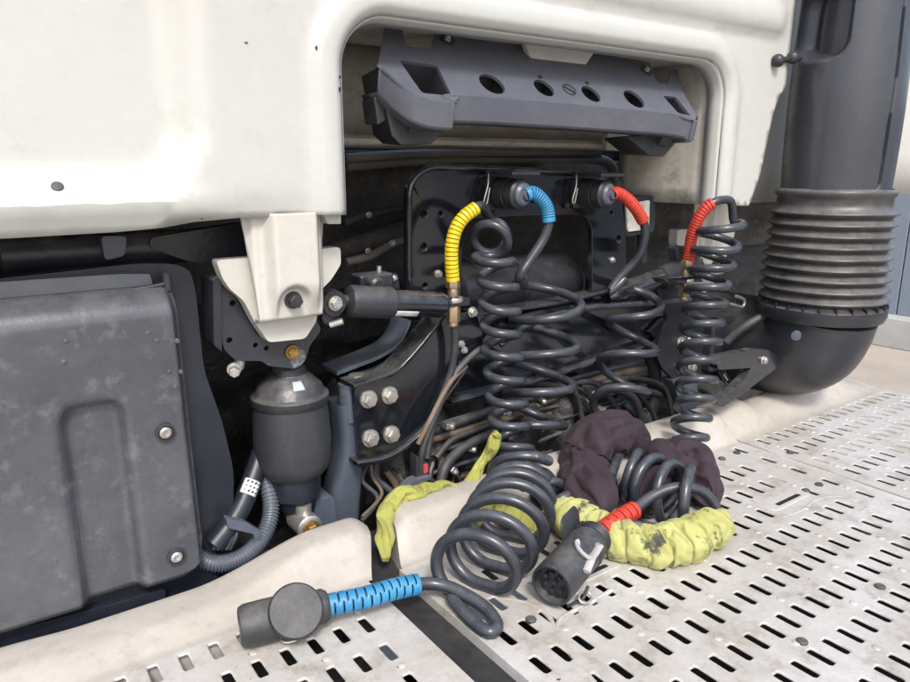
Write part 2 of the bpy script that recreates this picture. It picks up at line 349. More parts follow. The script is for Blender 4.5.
# ---------------------------------------------------------------- perforated walkway
ROWP, PIT = .0594, .034
def tread_deck(x0, x1, y0, y1, rows, phase, skip, parent, hole_every=3):
    mb = MB(); T = -.0028
    def ring(cx, cy, hx, hy, loop):
        # cell rectangle with a dished, rounded hole
        n = len(loop); outer = []
        for (dx, dy) in loop:
            s_ = max(abs(dx)/hx, abs(dy)/hy); outer.append((dx/s_, dy/s_))
        b = len(mb.v)
        def mid(k): return [(cx+dx*k, cy+dy*k) for dx, dy in loop]
        L0 = [(cx+x, cy+y, 0) for x, y in outer]; L1 = [(cx+dx+math.copysign(.0014, dx), cy+dy+math.copysign(.0014, dy), 0) for dx, dy in loop]
        L2 = [(cx+dx, cy+dy, -.0012) for dx, dy in loop]; L3 = [(cx+dx, cy+dy, T) for dx, dy in loop]
        fs = []
        for a in range(3):
            for i in range(n): fs.append((a*n+i, a*n+(i+1) % n, (a+1)*n+(i+1) % n, (a+1)*n+i))
        mb.add(L0+L1+L2+L3, fs)
    def quad(a, b_, c, d):
        if b_-a < 1e-6 or d-c < 1e-6: return
        mb.add([(a, c, 0), (b_, c, 0), (b_, d, 0), (a, d, 0)], [(0, 1, 2, 3)])
    hl, hw = .0154, .0056
    slot = [(hw, -hl*.86), (hw, 0), (hw, hl*.86), (hw*.72, hl), (0.0, hl), (-hw*.72, hl), (-hw, hl*.86), (-hw, 0), (-hw, -hl*.86), (-hw*.72, -hl), (0, -hl), (hw*.72, -hl)]
    corner = (PIT/2, .0205)
    slot8 = [(hw, -hl*.8), (hw, hl*.8), (hw*.7, hl), (-hw*.7, hl), (-hw, hl*.8), (-hw, -hl*.8), (-hw*.7, -hl), (hw*.7, -hl)]
    def cell(cx, cy):
        b = [(PIT/2, -.0205), (PIT/2, .0205), (PIT/2, .0205), (-PIT/2, .0205), (-PIT/2, .0205), (-PIT/2, -.0205), (-PIT/2, -.0205), (PIT/2, -.0205)]
        n = 8; L0 = [(cx+x, cy+y, 0) for x, y in b]
        L1 = [(cx+dx*1.28, cy+dy*1.08, 0) for dx, dy in slot8]; L2 = [(cx+dx, cy+dy, -.0016) for dx, dy in slot8]; L3 = [(cx+dx, cy+dy, T) for dx, dy in slot8]
        fs = []
        for a in range(3):
            for i in range(n):
                f = (a*n+i, a*n+(i+1) % n, (a+1)*n+(i+1) % n, (a+1)*n+i)
                if a == 0 and b[i] == b[(i+1) % n]: f = (i, n+(i+1) % n, n+i)
                fs.append(f)
        mb.add(L0+L1+L2+L3, fs)
    def pin(cx, cy, hx, hy, r):
        loop = [(r*cos(pi/8+k*pi/4), r*sin(pi/8+k*pi/4)) for k in range(8)]
        b = [(hx, hy), (hx, hy), (-hx, hy), (-hx, hy), (-hx, -hy), (-hx, -hy), (hx, -hy), (hx, -hy)]
        b = [(hx, hy*.4), (hx*.4, hy), (-hx*.4, hy), (-hx, hy*.4), (-hx, -hy*.4), (-hx*.4, -hy), (hx*.4, -hy), (hx, -hy*.4)]
        cs = [(hx, hy), (-hx, hy), (-hx, -hy), (hx, -hy)]
        L0 = [(cx+x, cy+y, 0) for x, y in b]; L1 = [(cx+x, cy+y, 0) for x, y in loop]; L2 = [(cx+x, cy+y, T) for x, y in loop]
        fs = []
        for a in range(2):
            for i in range(8): fs.append((a*8+i, a*8+(i+1) % 8, (a+1)*8+(i+1) % 8, (a+1)*8+i))
        C = [(cx+x, cy+y, 0) for x, y in cs]
        fs += [(24, 1, 0), (25, 3, 2), (26, 5, 4), (27, 7, 6)]
        mb.add(L0+L1+L2+C, fs)
    prev = y1
    for ri, ry in enumerate(rows):
        top, bot = ry+.0205, ry-.0205
        # strip above this row
        hx = .034; k0 = math.ceil((x0-phase(ri)+.004+PIT/2)/PIT); k1 = math.floor((x1-phase(ri)-.004-PIT/2)/PIT)
        xa = phase(ri)+k0*PIT-PIT/2; xb = phase(ri)+k1*PIT+PIT/2
        if prev-top > .03 or ri == 0: quad(x0, x1, top, prev)
        else:
            quad(x0, xa, top, prev); quad(xb, x1, top, prev); cy = (top+prev)/2; hy = (prev-top)/2
            for k in range(k0, k1+1):
                cx = phase(ri)+k*PIT
                if (k+ri*2) % 4 == 0 and not skip(cx, cy): pin(cx, cy, PIT/2, hy, .0030)
                else: quad(cx-PIT/2, cx+PIT/2, top, prev)
        quad(x0, xa, bot, top); quad(xb, x1, bot, top)
        for k in range(k0, k1+1):
            cx = phase(ri)+k*PIT
            if skip(cx, ry): quad(cx-PIT/2, cx+PIT/2, bot, top)
            else: cell(cx, ry)
        prev = bot
    quad(x0, x1, y0, prev)
    # outer skirts
    for (a, b_) in (((x0, y0), (x1, y0)), ((x1, y0), (x1, y1)), ((x1, y1), (x0, y1)), ((x0, y1), (x0, y0))):
        mb.add([(a[0], a[1], 0), (b_[0], b_[1], 0), (b_[0], b_[1], -.03), (a[0], a[1], -.03)], [(0, 1, 2, 3)])
    o = mb.obj('tread_surface', 'deck', parent, recalc=False)
    # raised grip buttons, stamped between the rows
    nb = MB()
    for ri, ry in enumerate(rows[:-1]):
        k0 = math.ceil((x0-phase(ri)+.03)/PIT); k1 = math.floor((x1-phase(ri)-.03)/PIT)
        for k in range(k0, k1+1):
            cx = phase(ri)+k*PIT; cy = ry-ROWP/2
            if (k+ri*2) % 4 == 2 and not skip(cx, cy): nb.lathe([(-.0005, .0052), (.0008, .0046), (.0014, .0034)], (cx, cy, 0), EZ, 10)
    if nb.v: tag(nb.obj('grip_buttons', 'deck', parent), None, None, kind='stuff')
    return o
def lip(x0, x1, H, parent, nx=70, e0=.02, e1=.02, k0=0, k1=0):
    prof = [(.776, 0), (.783, .0), (.787, .03), (.791, .11), (.799, .33), (.809, .58), (.819, .81), (.824, .90), (.829, .955), (.837, .98), (.852, 1.0), (.866, .985), (.872, .96), (.876, .89), (.878, .7), (.879, None)]
    mb = MB(); n = len(prof)
    xs = [x0+(x1-x0)*i/(nx-1) for i in range(nx)]
    for i, x in enumerate(xs):
        h = H(x); e = min(sm(0, e0, x-x0) if e0 else 1, sm(0, e1, x1-x) if e1 else 1); rr = .72+.28*sqrt(e)
        for (y, k) in prof:
            z = -.05 if k is None else h*k*(rr if k > .05 else 1)+.0008*noise.noise((x*5, y*8, 5))*(k or 0)
            sk_ = sm(.75, .86, y); xk = x+sk_*(k0*max(0, 1-(x-x0)/.25)+k1*max(0, 1-(x1-x)/.25))
            mb.v.append(Vector((xk, y+.0015*noise.noise((x*6, 2, 1))*(0 if y < .76 else 1), z)))
    for i in range(nx-1):
        for j in range(n-1):
            a = i*n+j; mb.f.append((a, a+1, a+n+1, a+n))
    for base in (0, (nx-1)*n):
        ids = list(range(base, base+n)); b = len(mb.v); mb.v.append(Vector((mb.v[base].x, .776, -.05))); ids.append(b); mb.f.append(tuple(ids))
    return mb.obj('edge_lip', 'ledge', parent, angle=30)
rowsA = [.6945-ROWP*k for k in range(12)]
dl = thing('tread_plate', (.05, .35, -.03), 'short-slotted walkway plate left of the dark channel, carrying the blue-sleeved plug', 'tread plate')
tread_deck(-.55, .409, -.08, .776, [.7539]+rowsA, lambda r: .025-.0035*r, lambda x, y: y > .715 and x < .09, dl)
lip(-.55, .409, lambda x: .014+.006*sm(.08, -.02, x)+.036*sm(.195, .35, x), dl, nx=120, e0=0, e1=.02, k1=.042)
dm = thing('tread_plate', (.86, .35, -.03), 'central perforated walkway plate under the rags, with two flush latches', 'tread plate')
LAT = [(1.105, .592), (.668, .628)]
def skm(x, y):
    if x > 1.19: return not (1.225 < x < 1.25)
    if y > .715: return True
    for lx, ly in LAT:
        if abs(x-lx) < .062 and abs(y-ly) < .034: return True
    return x < .475
tread_deck(.458, 1.272, -.08, .776, [.7539]+rowsA, lambda r: .0112, skm, dm)
lip(.458, 1.272, lambda x: .05+.004*sm(.5, .8, x), dm, e0=.022, e1=.02, k0=.032)
dr = thing('tread_plate', (1.58, .35, -.03), 'far perforated walkway plate in front of the air intake duct', 'tread plate')
tread_deck(1.277, 1.89, -.08, .7755, [.7539]+rowsA, lambda r: .022, lambda x, y: False, dr)
def lipr():
    prof = [(.7755, 0), (.785, .0), (.797, .06), (.81, .25), (.824, .55), (.838, .8), (.85, .93), (.862, 1), (.876, .99), (.89, .9), (.897, .7), (.899, .3), (.9, None)]
    mb = MB(); n = len(prof); nx = 60
    for i in range(nx):
        x = 1.277+.613*i/(nx-1); h = .052-.024*sm(1.36, 1.44, x)+.026*sm(1.46, 1.66, x)-.05*sm(1.72, 1.88, x)
        for y, k in prof: mb.v.append(Vector((x, y, -.05 if k is None else h*k)))
    for i in range(nx-1):
        for j in range(n-1):
            a = i*n+j; mb.f.append((a, a+1, a+n+1, a+n))
    for base in (0, (nx-1)*n):
        ids = list(range(base, base+n)); b = len(mb.v); mb.v.append(Vector((mb.v[base].x, .7755, -.05))); ids.append(b); mb.f.append(tuple(ids))
    mb.obj('edge_lip', 'ledge', dr)
lipr()
for lx, ly in LAT:
    l = MB(); plate(l, rrect(lx-.055, lx+.055, ly-.024, ly+.024, .01), [rrect(lx-.035, lx+.035, ly-.017, ly-.008, .003)], Vector((0, 0, .0012)), EX, Vector((0, 1, 0)), (0, 0, -.004))
    lo_ = l.obj('latch_plate', 'deck' , dm, bevel=.0008)
    MB().box((lx, ly-.0125, -.0008), (.07, .009, .002)).obj('latch_slot_shade', 'hole', lo_)  # black insert paints the dark inside of an open slot
for q, pr in (((737, 453), dm), ((722, 459), dm), ((790, 453), dr), ((819, 485), dm), ((806, 491), dm), ((531, 620), dm), ((880, 587), dm), ((802, 642), dm)):
    p = at(*q, Z=0); MB().lathe([(-.001, .0068), (.002, .0068), (.0032, .0055), (.0034, .002)], p, EZ, 16).obj('rubber_button', 'rubber_dull', pr)
for L in (((505, 600), (524, 603), (541, 610), (551, 620), (556, 634), (568, 650), (590, 678), (610, 700)), ((556, 630), (560, 620), (572, 612), (592, 602), (612, 590))):
    MB().tube(cat([at(x, y, Z=-.0027) for x, y in L], 6), .0034, 10, sq=1).obj('formed_bead', 'deck', dm)
for L in (((752, 440), (770, 452), (800, 464), (842, 478), (878, 492)), ((776, 520), (800, 512), (818, 500), (842, 498), (880, 510))):
    MB().tube(cat([at(x, y, Z=-.0027) for x, y in L], 6), .0034, 10).obj('formed_bead', 'deck', dm)
# chassis, plus black sheets standing for shade under and between the plates
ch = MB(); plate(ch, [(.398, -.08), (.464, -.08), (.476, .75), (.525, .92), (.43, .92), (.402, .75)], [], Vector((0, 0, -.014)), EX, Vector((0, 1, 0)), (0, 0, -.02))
co = tag(ch.obj('channel_strip', 'gap', bevel=.002), 'rubber channel strip between the two near walkway plates, blackened to look like a shaded gap', 'channel strip')
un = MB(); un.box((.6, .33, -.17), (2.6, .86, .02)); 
fr = thing('truck_chassis', (.7, .8, -.42), 'black steel chassis rails below the walkway, with an added black sheet to darken the slots', 'truck chassis')
un.obj('under_deck_shade', 'hole', fr)  # black sheet added so the walkway slots look dark from above
for x in (.34, 1.26):
    b = MB(); b.box((x, 1.1, -.21), (.08, 2.6, .26)); b.obj('frame_rail', 'navy_dull', fr, bevel=.004)
MB().box((.8, .86, -.09), (2.1, .05, .1)).obj('cross_member', 'navy_dull', fr, bevel=.004)
for p in ((.30, .8445), (.52, .8445)): bolt(fr, (p[0], p[1]-.0105, -.09), r=.009)

# ---------------------------------------------------------------- cab
cab = thing('truck_cab', (.8, 1.4, .47), 'cream truck cab rear wall with an arched opening in it', 'truck cab')
CY = .85
OPEN = (.431, 1.222, .735)
def dist_open(x, z):
    # distance outside the arched opening
    x0, x1, zt = OPEN; r = .07
    cx = min(max(x, x0+r), x1-r); cz = min(z, zt-r); return sqrt((x-cx)**2+(z-cz)**2)-r
def sdbox(x, z, x0, x1, z0, z1, r):
    cx, cz, hx, hz = (x0+x1)/2, (z0+z1)/2, (x1-x0)/2-r, (z1-z0)/2-r
    qx, qz = abs(x-cx)-hx, abs(z-cz)-hz
    return sqrt(max(qx, 0)**2+max(qz, 0)**2)+min(max(qx, qz), 0)-r
def cab_y(x, z):
    y = CY
    zb = .508+.012*exp(-((x-.255)/.03)**2)
    d = sdbox(x, z, -1.2, .262, zb, .80, .075)
    y += .026*sm(.004, -.042, d)
    y += .012*sm(.52, .47, z)*sm(.45, .3, x)                 # lower edge tucks in
    y -= .010*sm(.525, .508, z)*sm(.486, .5, z)*sm(.30, .2, x)
    do = dist_open(x, z)
    y -= .010*sm(.045, .028, do)                              # raised border of the opening
    y += .012*sm(.012, -.002, do)
    y -= .016*sm(.79, .803, z)*sm(.40, .60, x)*sm(1.41, 1.35, x)               # waist ridge
    y += .010*sm(.835, .85, z)*sm(.40, .60, x)*sm(1.41, 1.35, x)
    y += .0012*noise.noise((x*5, z*5, 0))
    return y
def edge_pts(pts, step=.008):
    out = []
    for i in range(len(pts)):
        a, b = Vector(pts[i]), Vector(pts[(i+1) % len(pts)]); n = max(1, int((b-a).length/step))
        out += [tuple(a.lerp(b, k/n)) for k in range(n)]
    return out
x0, x1, zt = OPEN; r = .07
arch = [(x0, .487)]+[(x0+r-r*cos(a), zt-r+r*sin(a)) for a in [pi/2*k/10 for k in range(11)]]+[(x1-r+r*sin(a), zt-r+r*cos(a)) for a in [pi/2*k/10 for k in range(11)]]+[(x1, .474)]
low = [(-.5, .478), (.06, .478), (.16, .479), (.20, .481), (.24, .487), (.29, .489), (.41, .4885)]
outline = low+arch+[(1.33, .470), (1.345, .50), (1.358, .53), (1.372, .60), (1.384, .65), (1.40, .685), (1.418, .70), (1.418, 1.5), (-.5, 1.5)]
outer = edge_pts(outline)
grid_pts = []
z = .475
while z < 1.5:
    x = -.49; st = .0115 if z < .9 else .05
    while x < 1.418:
        if inside((x, z), outline) and min((Vector((x, z))-Vector(p)).length_squared for p in outer[::2]) > (.5*st)**2: grid_pts.append((x+random.uniform(-.001, .001), z+random.uniform(-.001, .001)))
        x += st
    z += st
ringp = []
for off in (.004, .009, .014, .020, .027, .033, .039, .046):     # rows of points that follow the opening's rim
    ro = r+off; rx = x0-off; rx1 = x1+off; top = zt+off
    line = [(rx, .495), (rx, zt-r)]+[(rx+ro-ro*cos(a), zt-r+ro*sin(a)) for a in [pi/2*k/12 for k in range(13)]]+[(rx1-ro+ro*sin(a), zt-r+ro*cos(a)) for a in [pi/2*k/12 for k in range(13)]]+[(rx1, .482)]
    for i in range(len(line)-1):
        a, b = Vector(line[i]), Vector(line[i+1]); n_ = max(1, int((b-a).length/.01)); ringp += [tuple(a.lerp(b, k/n_)) for k in range(n_)]
grid_pts = [q for q in grid_pts if not -.01 < dist_open(*q) < .052]+ringp
ov, fs = plate2d(outer, (), grid_pts)
pm = MB(); pm.add([(p.x, cab_y(p.x, p.y), p.y) for p in ov], fs)
pm.obj('rear_panel', 'cream', cab, solid=.004, off=0, angle=60)
# rolled return flange round the opening
A2 = edge_pts([(x0, .487)]+arch[1:-1]+[(x1, .474)], .01); A2 = A2[:max(i for i, p in enumerate(A2) if abs(p[0]-x1) < 1e-6 and p[1] < .5)+1]
fl = MB(); nA = len(A2)
for j, (dy, dn) in enumerate(((.000, 0), (.006, .0015), (.012, .004), (.03, .005))):
    for (x, z_) in A2:
        cx = min(max(x, x0+r), x1-r); cz = min(z_, zt-r); n_ = Vector((cx-x, cz-z_)); n_ = n_.normalized() if n_.length > 1e-6 else Vector((0, 0))
        fl.v.append(Vector((x+n_.x*dn, cab_y(x, z_)+.001+dy, z_+n_.y*dn)))
for j in range(3):
    for i in range(nA-1): a = j*nA+i; fl.f.append((a, a+1, a+1+nA, a+nA))
fl.obj('opening_flange', 'cream', cab, solid=.003)
# recess behind the opening
def wallq(name, pts, m='cream_dirty', th=.004, n=10):
    mb = MB(); a, b, c, d = [Vector(p) for p in pts]
    mb.grid(n, n, lambda u, v: a.lerp(b, u).lerp(d.lerp(c, u), v)+Vector((0, 0, 0))); return mb.obj(name, m, cab, solid=th)
BY = 1.10
wallq('recess_side', [(x1+.004, .885, .475), (x1+.004, BY, .475), (x1+.004, BY, .75), (x1+.004, .885, .75)])
wallq('recess_side', [(x0-.004, .885, .475), (x0-.004, BY, .475), (x0-.004, BY, .75), (x0-.004, .885, .75)])
wallq('recess_ceiling', [(x0-.004, .885, .742), (x1+.004, .885, .742), (x1+.004, BY, .742), (x0-.004, BY, .742)])
bk = MB(); prof = [(BY, .742), (BY, .68), (BY, .635), (BY-.004, .62), (BY-.016, .606), (BY-.034, .597), (BY-.05, .596), (BY-.056, .590), (BY-.05, .583), (BY-.03, .58), (BY+.05, .578)]
bk.grid(40, len(prof), lambda u, v: (x0-.003+(x1-x0+.006)*u, prof[min(len(prof)-1, round(v*(len(prof)-1)))][0]+.002*noise.noise((u*8, v*5, 2)), prof[min(len(prof)-1, round(v*(len(prof)-1)))][1]))
bk.obj('recess_back', 'cream_dirty', cab, solid=.004)
yplate('recess_ridge', 'cream_dirty', [(x0+.02, .672), (x0+.115, .672), (x0+.12, .61), (x0+.02, .61)], 1.085, .012, cab, world=True, holes=[circ(x0+.045, .625, .006), circ(x0+.08, .618, .003)])
# cream tabs dropping from the recess ceiling behind the rack
yplate('recess_tab', 'cream', [(522, 32), (600, 44), (585, 66), (530, 58)], .925, .01, cab, r=.006)
yplate('recess_tab', 'cream_dirty', [(608, 128), (640, 130), (632, 152), (606, 150)], 1.02, .012, cab, r=.003, holes=[circ(at(621, 144, Y=1.02).x, at(621, 144, Y=1.02).z, .004)])
# underside and hidden mass of the cab
wallq('cab_floor', [(-.5, .89, .520), (x0-.012, .89, .520), (x0-.012, 2.4, .520), (-.5, 2.4, .520)], 'navy_dull', .01)
wallq('cab_floor', [(x0-.01, 1.16, .575), (x1+.01, 1.16, .575), (x1+.01, 2.4, .575), (x0-.01, 2.4, .575)], 'navy_dull', .01)
wallq('cab_floor', [(x1+.012, .97, .500), (2.5, .97, .500), (2.5, 2.4, .500), (x1+.012, 2.4, .500)], 'navy_dull', .01)
wallq('corner_panel', [(1.389, .955, .465), (2.5, .965, .47), (2.5, .965, 1.5), (1.389, .955, 1.5)], 'corner', .006)
wallq('corner_return', [(1.36, .872, .50), (1.387, .96, .465), (1.415, .96, 1.5), (1.415, .872, 1.5)], 'cream_dirty', .004)
# cab underside ribs seen above the box cover
MB().tube(cat([at(0, 256, Y=.99), at(100, 250, Y=.99), at(180, 246, Y=.99), at(245, 240, Y=.99)], 5), .022, 12).obj('underside_beam', 'navy_dull', cab)
yplate('underside_clip', 'greyarm', [(101, 236), (127, 236), (125, 256), (105, 261)], .955, .03, cab, r=.006, bevel=.003)
yplate('underside_bracket', 'navy_dull', [(150, 238), (246, 222), (246, 262), (190, 262), (150, 248)], .965, .02, cab, r=.006)
# body grommet, paint chips
p = at(59, 188, Y=CY); p.y = cab_y(p.x, p.z)-.004
e_ = .004; gn = Vector(((cab_y(p.x+e_, p.z)-cab_y(p.x-e_, p.z))/(2*e_), -1, (cab_y(p.x, p.z+e_)-cab_y(p.x, p.z-e_))/(2*e_))).normalized()
MB().lathe([(0, .0062), (.003, .0058), (.0038, .003), (.004, .001)], p+V(0, .0025, 0), gn, 18).obj('grommet', 'rubber_dull', cab)
for (x, y, a, b) in ((245, 43, 5, 1), (313, 49, 1, 4), (336, 90, 1.2, 6), (337, 78, 1.2, 3), (203, 219, 1, 1.5)):
    c = at(x, y, Y=CY); yy = min(cab_y(c.x+i*.003, c.z+j*.003) for i in (-1, 0, 1) for j in (-1, 0, 1))-.0032; pts = []
    for k in range(9):
        an = 2*pi*k/9; q = random.uniform(.6, 1.2); pts.append((c.x+cos(an)*a*.0006*q+.3*sin(an)*a*.0004, c.z+sin(an)*b*.0006*q))
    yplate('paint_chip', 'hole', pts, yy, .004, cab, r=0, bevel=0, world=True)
# left and right cab mounts hanging below the wall
def cab_mount(cx, mirror, zt, Y=.868, k=1, kw=1):
    s = -1 if mirror else 1
    z0 = zt-.125*k
    def fn(u, v):
        z_ = zt-v*.125*k; hw = (.0555-.013*v)*kw; xx = -hw+2*hw*u
        y = Y
        c = .026
        y -= .020*sm(c+.014, c, abs(xx-.004))*sm(1.02, .62, v)          # raised centre rib
        dz = (z_-(z0+.028)); dd = sqrt(xx*xx+max(0, dz)**2)
        y += .013*sm(.024, .017, dd)*sm(-.005, .0, dz+.02)*sm(1.02, .62, v)
        y += .010*sm(.044-.0, .052, abs(xx)) + .02*sm(.96, 1.0, v)
        return (cx+s*xx, y, z_)
    fm = MB(); fm.grid(46, 46, fn); o = fm.obj('mount_bracket', 'cream_mount', cab, solid=.005, angle=70)
    bolt(o, (cx, Y-.004, z0+.03), r=.0115, m='black', h=.014)
    ear = [(cx+s*x*kw, zt+(zz-zt)*k) for x, zz in ((-.086, zt-.050), (-.045, zt-.050), (.05, zt-.046), (.084, zt-.045), (.084, zt-.066), (.068, zt-.084), (.048, zt-.098), (.044, zt-.132), (.026, zt-.152), (-.026, zt-.15), (-.042, zt-.125), (-.055, zt-.098), (-.072, zt-.083), (-.080, zt-.07))]
    yplate('mount_ears', 'cream_mount', ear, Y+.022, .022, o, world=True, r=.006, bevel=.003)
c = at(287, 220, Y=.868); cab_mount(c.x, False, .492, k=1.13)
c = at(717, 220, Y=.965); cab_mount(c.x, True, .478, Y=.965, k=1.4, kw=1.25)
yplate('corner_tab', 'cream', [(323, 213), (341, 213), (341, 224), (328, 224)], .858, .015, cab, r=.002)

# ---------------------------------------------------------------- connector storage rack hung in the opening
rk = thing('cable_storage_rack', (.84, .93, .585), 'slate plastic parking rack with round holes hung in the cab opening', 'storage rack')
RN = Vector((0, -.055, -.030)).normalized(); RP = Vector((.8, .858, .645))     # upper face leans back towards its top edge
RN = Vector((0, -1, .95)).normalized(); REY = Vector((0, .95, 1)).normalized()
def rp(x, y): p = onp(x, y, RP, RN); return (p.x-RP.x, (p-RP).dot(REY))
face = [rp(*q) for q in ((378, 64), (386, 24), (401, 23), (406, 46), (431, 49), (436, 29), (520, 37), (528, 55), (584, 63), (590, 52), (650, 63), (657, 82), (667, 84), (672, 69), (678, 70), (683, 92), (697, 116), (694, 121), (668, 113), (462, 95), (454, 102), (425, 98), (402, 85))]
face = [(min(max(x, -.4), .4), y) for x, y in face]
def rhole(x, y, rx, ry):
    c = rp(x, y); return circ(c[0], c[1], rx, 18, ry)
holes = [rhole(492, 84, .0215, .021), rhole(544, 88, .0185, .0185), rhole(591, 94, .0185, .0185), rhole(634, 99, .0215, .021),
         rnd2([rp(*q) for q in ((399, 60), (437, 65), (452, 96), (422, 93))], .006), rnd2([rp(*q) for q in ((663, 96), (676, 97), (691, 116), (678, 113))], .004)]
rm = MB(); plate(rm, rnd2(face, .004, 3), holes, RP, EX, REY, -RN*.005); face_o = rm.obj('rack_face', 'rack', rk, bevel=.0012)
# added black trays behind the holes, closed so they look dark inside
def pocket(cx, cy, hx, hy, depth):
    P_ = [RP+EX*(cx+sx*hx)+REY*(cy+sy*hy)-RN*.0052 for sx, sy in ((-1, -1), (1, -1), (1, 1), (-1, 1))]; D = Vector((0, .5, -.85)).normalized()*depth
    D = -RN*depth*.6+Vector((0, 0, -1))*depth*.2
    MB().add(P_+[p+D for p in P_], [(4, 5, 6, 7), (0, 1, 5, 4), (1, 2, 6, 5), (2, 3, 7, 6), (3, 0, 4, 7)]).obj('hole_cup', 'black', rk)
for (x, y, hx, hy) in ((492, 84, .026, .025), (544, 88, .023, .022), (591, 94, .023, .022), (634, 99, .026, .025)):
    c = rp(x, y); pocket(c[0], c[1], hx, hy, .05)
# front lip, corner pods and screws
def pt_on(x, y): p = rp(x, y); return RP+EX*p[0]+REY*p[1]
lipf = [pt_on(*q) for q in ((378, 64), (402, 85), (425, 98), (454, 102), (462, 95), (668, 113), (694, 121), (697, 116))]
lp = MB(); dn = Vector((0, -.004, -.047))
ring_ = []
for p in cat(lipf, 5): ring_.append(p)
nL = len(ring_)
for k, (dz, dy) in enumerate(((0, .001), (.0008, -.0015), (-.001, -.003), (-.034, .004), (-.037, .007), (-.0375, .02), (-.0375, .05))):
    for p in ring_: lp.v.append(p+Vector((0, dy, dz)))
for k in range(6):
    for i in range(nL-1): a = k*nL+i; lp.f.append((a, a+1, a+1+nL, a+nL))
lp.obj('front_lip', 'rack', rk, solid=.004, angle=24)
def pod(pts, m, name, back=.10, Y=.925, taper=.8):
    P_ = [at(x, y, Y=Y) for x, y in pts]; c = sum(P_, Vector())/len(P_)
    mb = MB(); n = len(P_); Q = [c+(p-c)*taper+Vector((0, back, 0)) for p in P_]
    mb.add(P_+Q, [tuple(range(n)), tuple(range(2*n-1, n-1, -1))]+[(i, i+n, (i+1) % n+n, (i+1) % n) for i in range(n)]); return mb.obj(name, m, rk, bevel=.003)
pod([(382, 88), (378, 66), (400, 92), (425, 112), (447, 118), (437, 140), (432, 144), (402, 146), (392, 136)], 'black', 'corner_pod', .06, .895, .9)
pod([(374, 98), (384, 86), (392, 118), (378, 126)], 'black', 'pod_clip', .04, .905, .9)
pod([(626, 136), (668, 132), (688, 130), (664, 157), (650, 156)], 'black', 'corner_pod', .07, .895, .85)
# pocket walls at both ends
for q in (((399, 60), (437, 65), (452, 96), (422, 93)), ((663, 96), (676, 97), (691, 116), (678, 113))):
    P_ = [pt_on(*a)-RN*.005 for a in q]; D = Vector((0, .035, -.05)); mb = MB(); mb.add(P_+[p+D for p in P_], [(4, 5, 6, 7), (0, 1, 5, 4), (1, 2, 6, 5), (2, 3, 7, 6), (3, 0, 4, 7)]); mb.obj('pocket', 'black', rk)
for (x, y) in ((447, 40), (646, 71)):
    p = pt_on(x, y)+RN*.001; MB().lathe([(-.002, .012), (.0018, .012), (.002, .008), (.0005, .0075)], p, RN, 20).obj('screw_seat', 'black', rk); bolt(rk, p, RN, .0062, 'zinc')
# crossed-out emblem: ring with a bar
p = pt_on(569, 90)+RN*.0012
mb = MB(); mb.tube([p+EX*cos(a)*.0125+REY*sin(a)*.0115 for a in [2*pi*k/28 for k in range(29)]], .0008, 6, cap=False); mb.tube([p+EX*-.0095+REY*.008, p+EX*.0095-REY*.008], .0020, 6); mb.obj('emblem', 'black', rk)
for (x, y) in ((540, 78), (587, 84)):
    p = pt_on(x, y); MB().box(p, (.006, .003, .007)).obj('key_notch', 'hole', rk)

# ---------------------------------------------------------------- box cover on the left
bc = thing('storage_box', (.05, .95, -.1), 'weathered dark grey plastic box with a scuffed bolted front cover beside the air spring', 'storage box')
CFY = .884
def cov(u, v):
    # v: bottom to top round the rolled top edge
    z0, zs = .03, .372
    xr = .229-.007*v
    x = -.45+(xr+.45)*u
    if v < .72:
        z_ = z0+(zs-z0)*v/.72; y = CFY
    else:
        a = (v-.72)/.28*radians(78); z_ = zs+.036*sin(a); y = CFY+.050*(1-cos(a))
    # rounded lower right corner
    y += .020*sm(-.012, .0, x-xr)*1.0
    d = sdbox(x, z_, .080, .150, -.2, .283, .02); y += .016*sm(.004, -.010, d)*sm(.4, .3, z_)
    y += .003*noise.noise((x*7, z_*7, 1))*.6
    return x, y, z_
mb = MB(); nu, nv = 110, 70
def cfn(u, v):
    uu = 1-(1-u)**1.6 if u > 0 else 0
    x, y, z_ = cov(uu, v)
    xr = .229-.007*v; R_ = .04
    if z_ < .03+R_ and x > xr-R_:
        zc = .03+R_; lim = zc-sqrt(max(0, R_**2-(x-(xr-R_))**2)); z_ = max(z_, lim)
    z_ += .006*sm(.0, -.3, x)*0
    return x, y, z_
mb.grid(nu, nv, cfn); mb.obj('front_cover', 'cover', bc, solid=.005, angle=60)
for q in ((165, 432), (176, 556)):
    p = at(*q, Y=CFY); p.y = CFY-.001
    MB().lathe([(-.004, .0115), (.003, .0115), (.0035, .0095), (.0008, .0085)], p, (0, -1, 0), 24).obj('bolt_cup', 'black', bc)
    MB().lathe([(0, .0075), (.0035, .0072), (.005, .005), (.0046, .0028), (.003, .0026)], p, (0, -1, 0), 20).obj('bolt', 'zinc', bc)
for (x, y) in ((148, 333), (157, 341), (177, 341), (169, 372), (181, 372), (175, 387), (66, 341), (64, 362), (56, 560)):
    p = at(x, y, Y=CFY); p.y = CFY-.0005
    MB().lathe([(-.003, .0032), (.0006, .0028), (.0012, .0015)], p, (0, -1, 0), 10).obj('stud', 'cover', bc)
yplate('box_body', 'cover_dark', [(-60, 285), (60, 272), (140, 263), (176, 264), (190, 270), (196, 290), (204, 370), (222, 420), (234, 470), (233, 535), (226, 548), (212, 553), (190, 575), (-60, 640)], .936, .30, bc, r=.02, bevel=.006)
yplate('lid_strip', 'lid', [(-60, 308), (-60, 286), (0, 282), (120, 274), (150, 274), (154, 289), (90, 296), (0, 304)], .925, .02, bc, r=.003, bevel=.002)
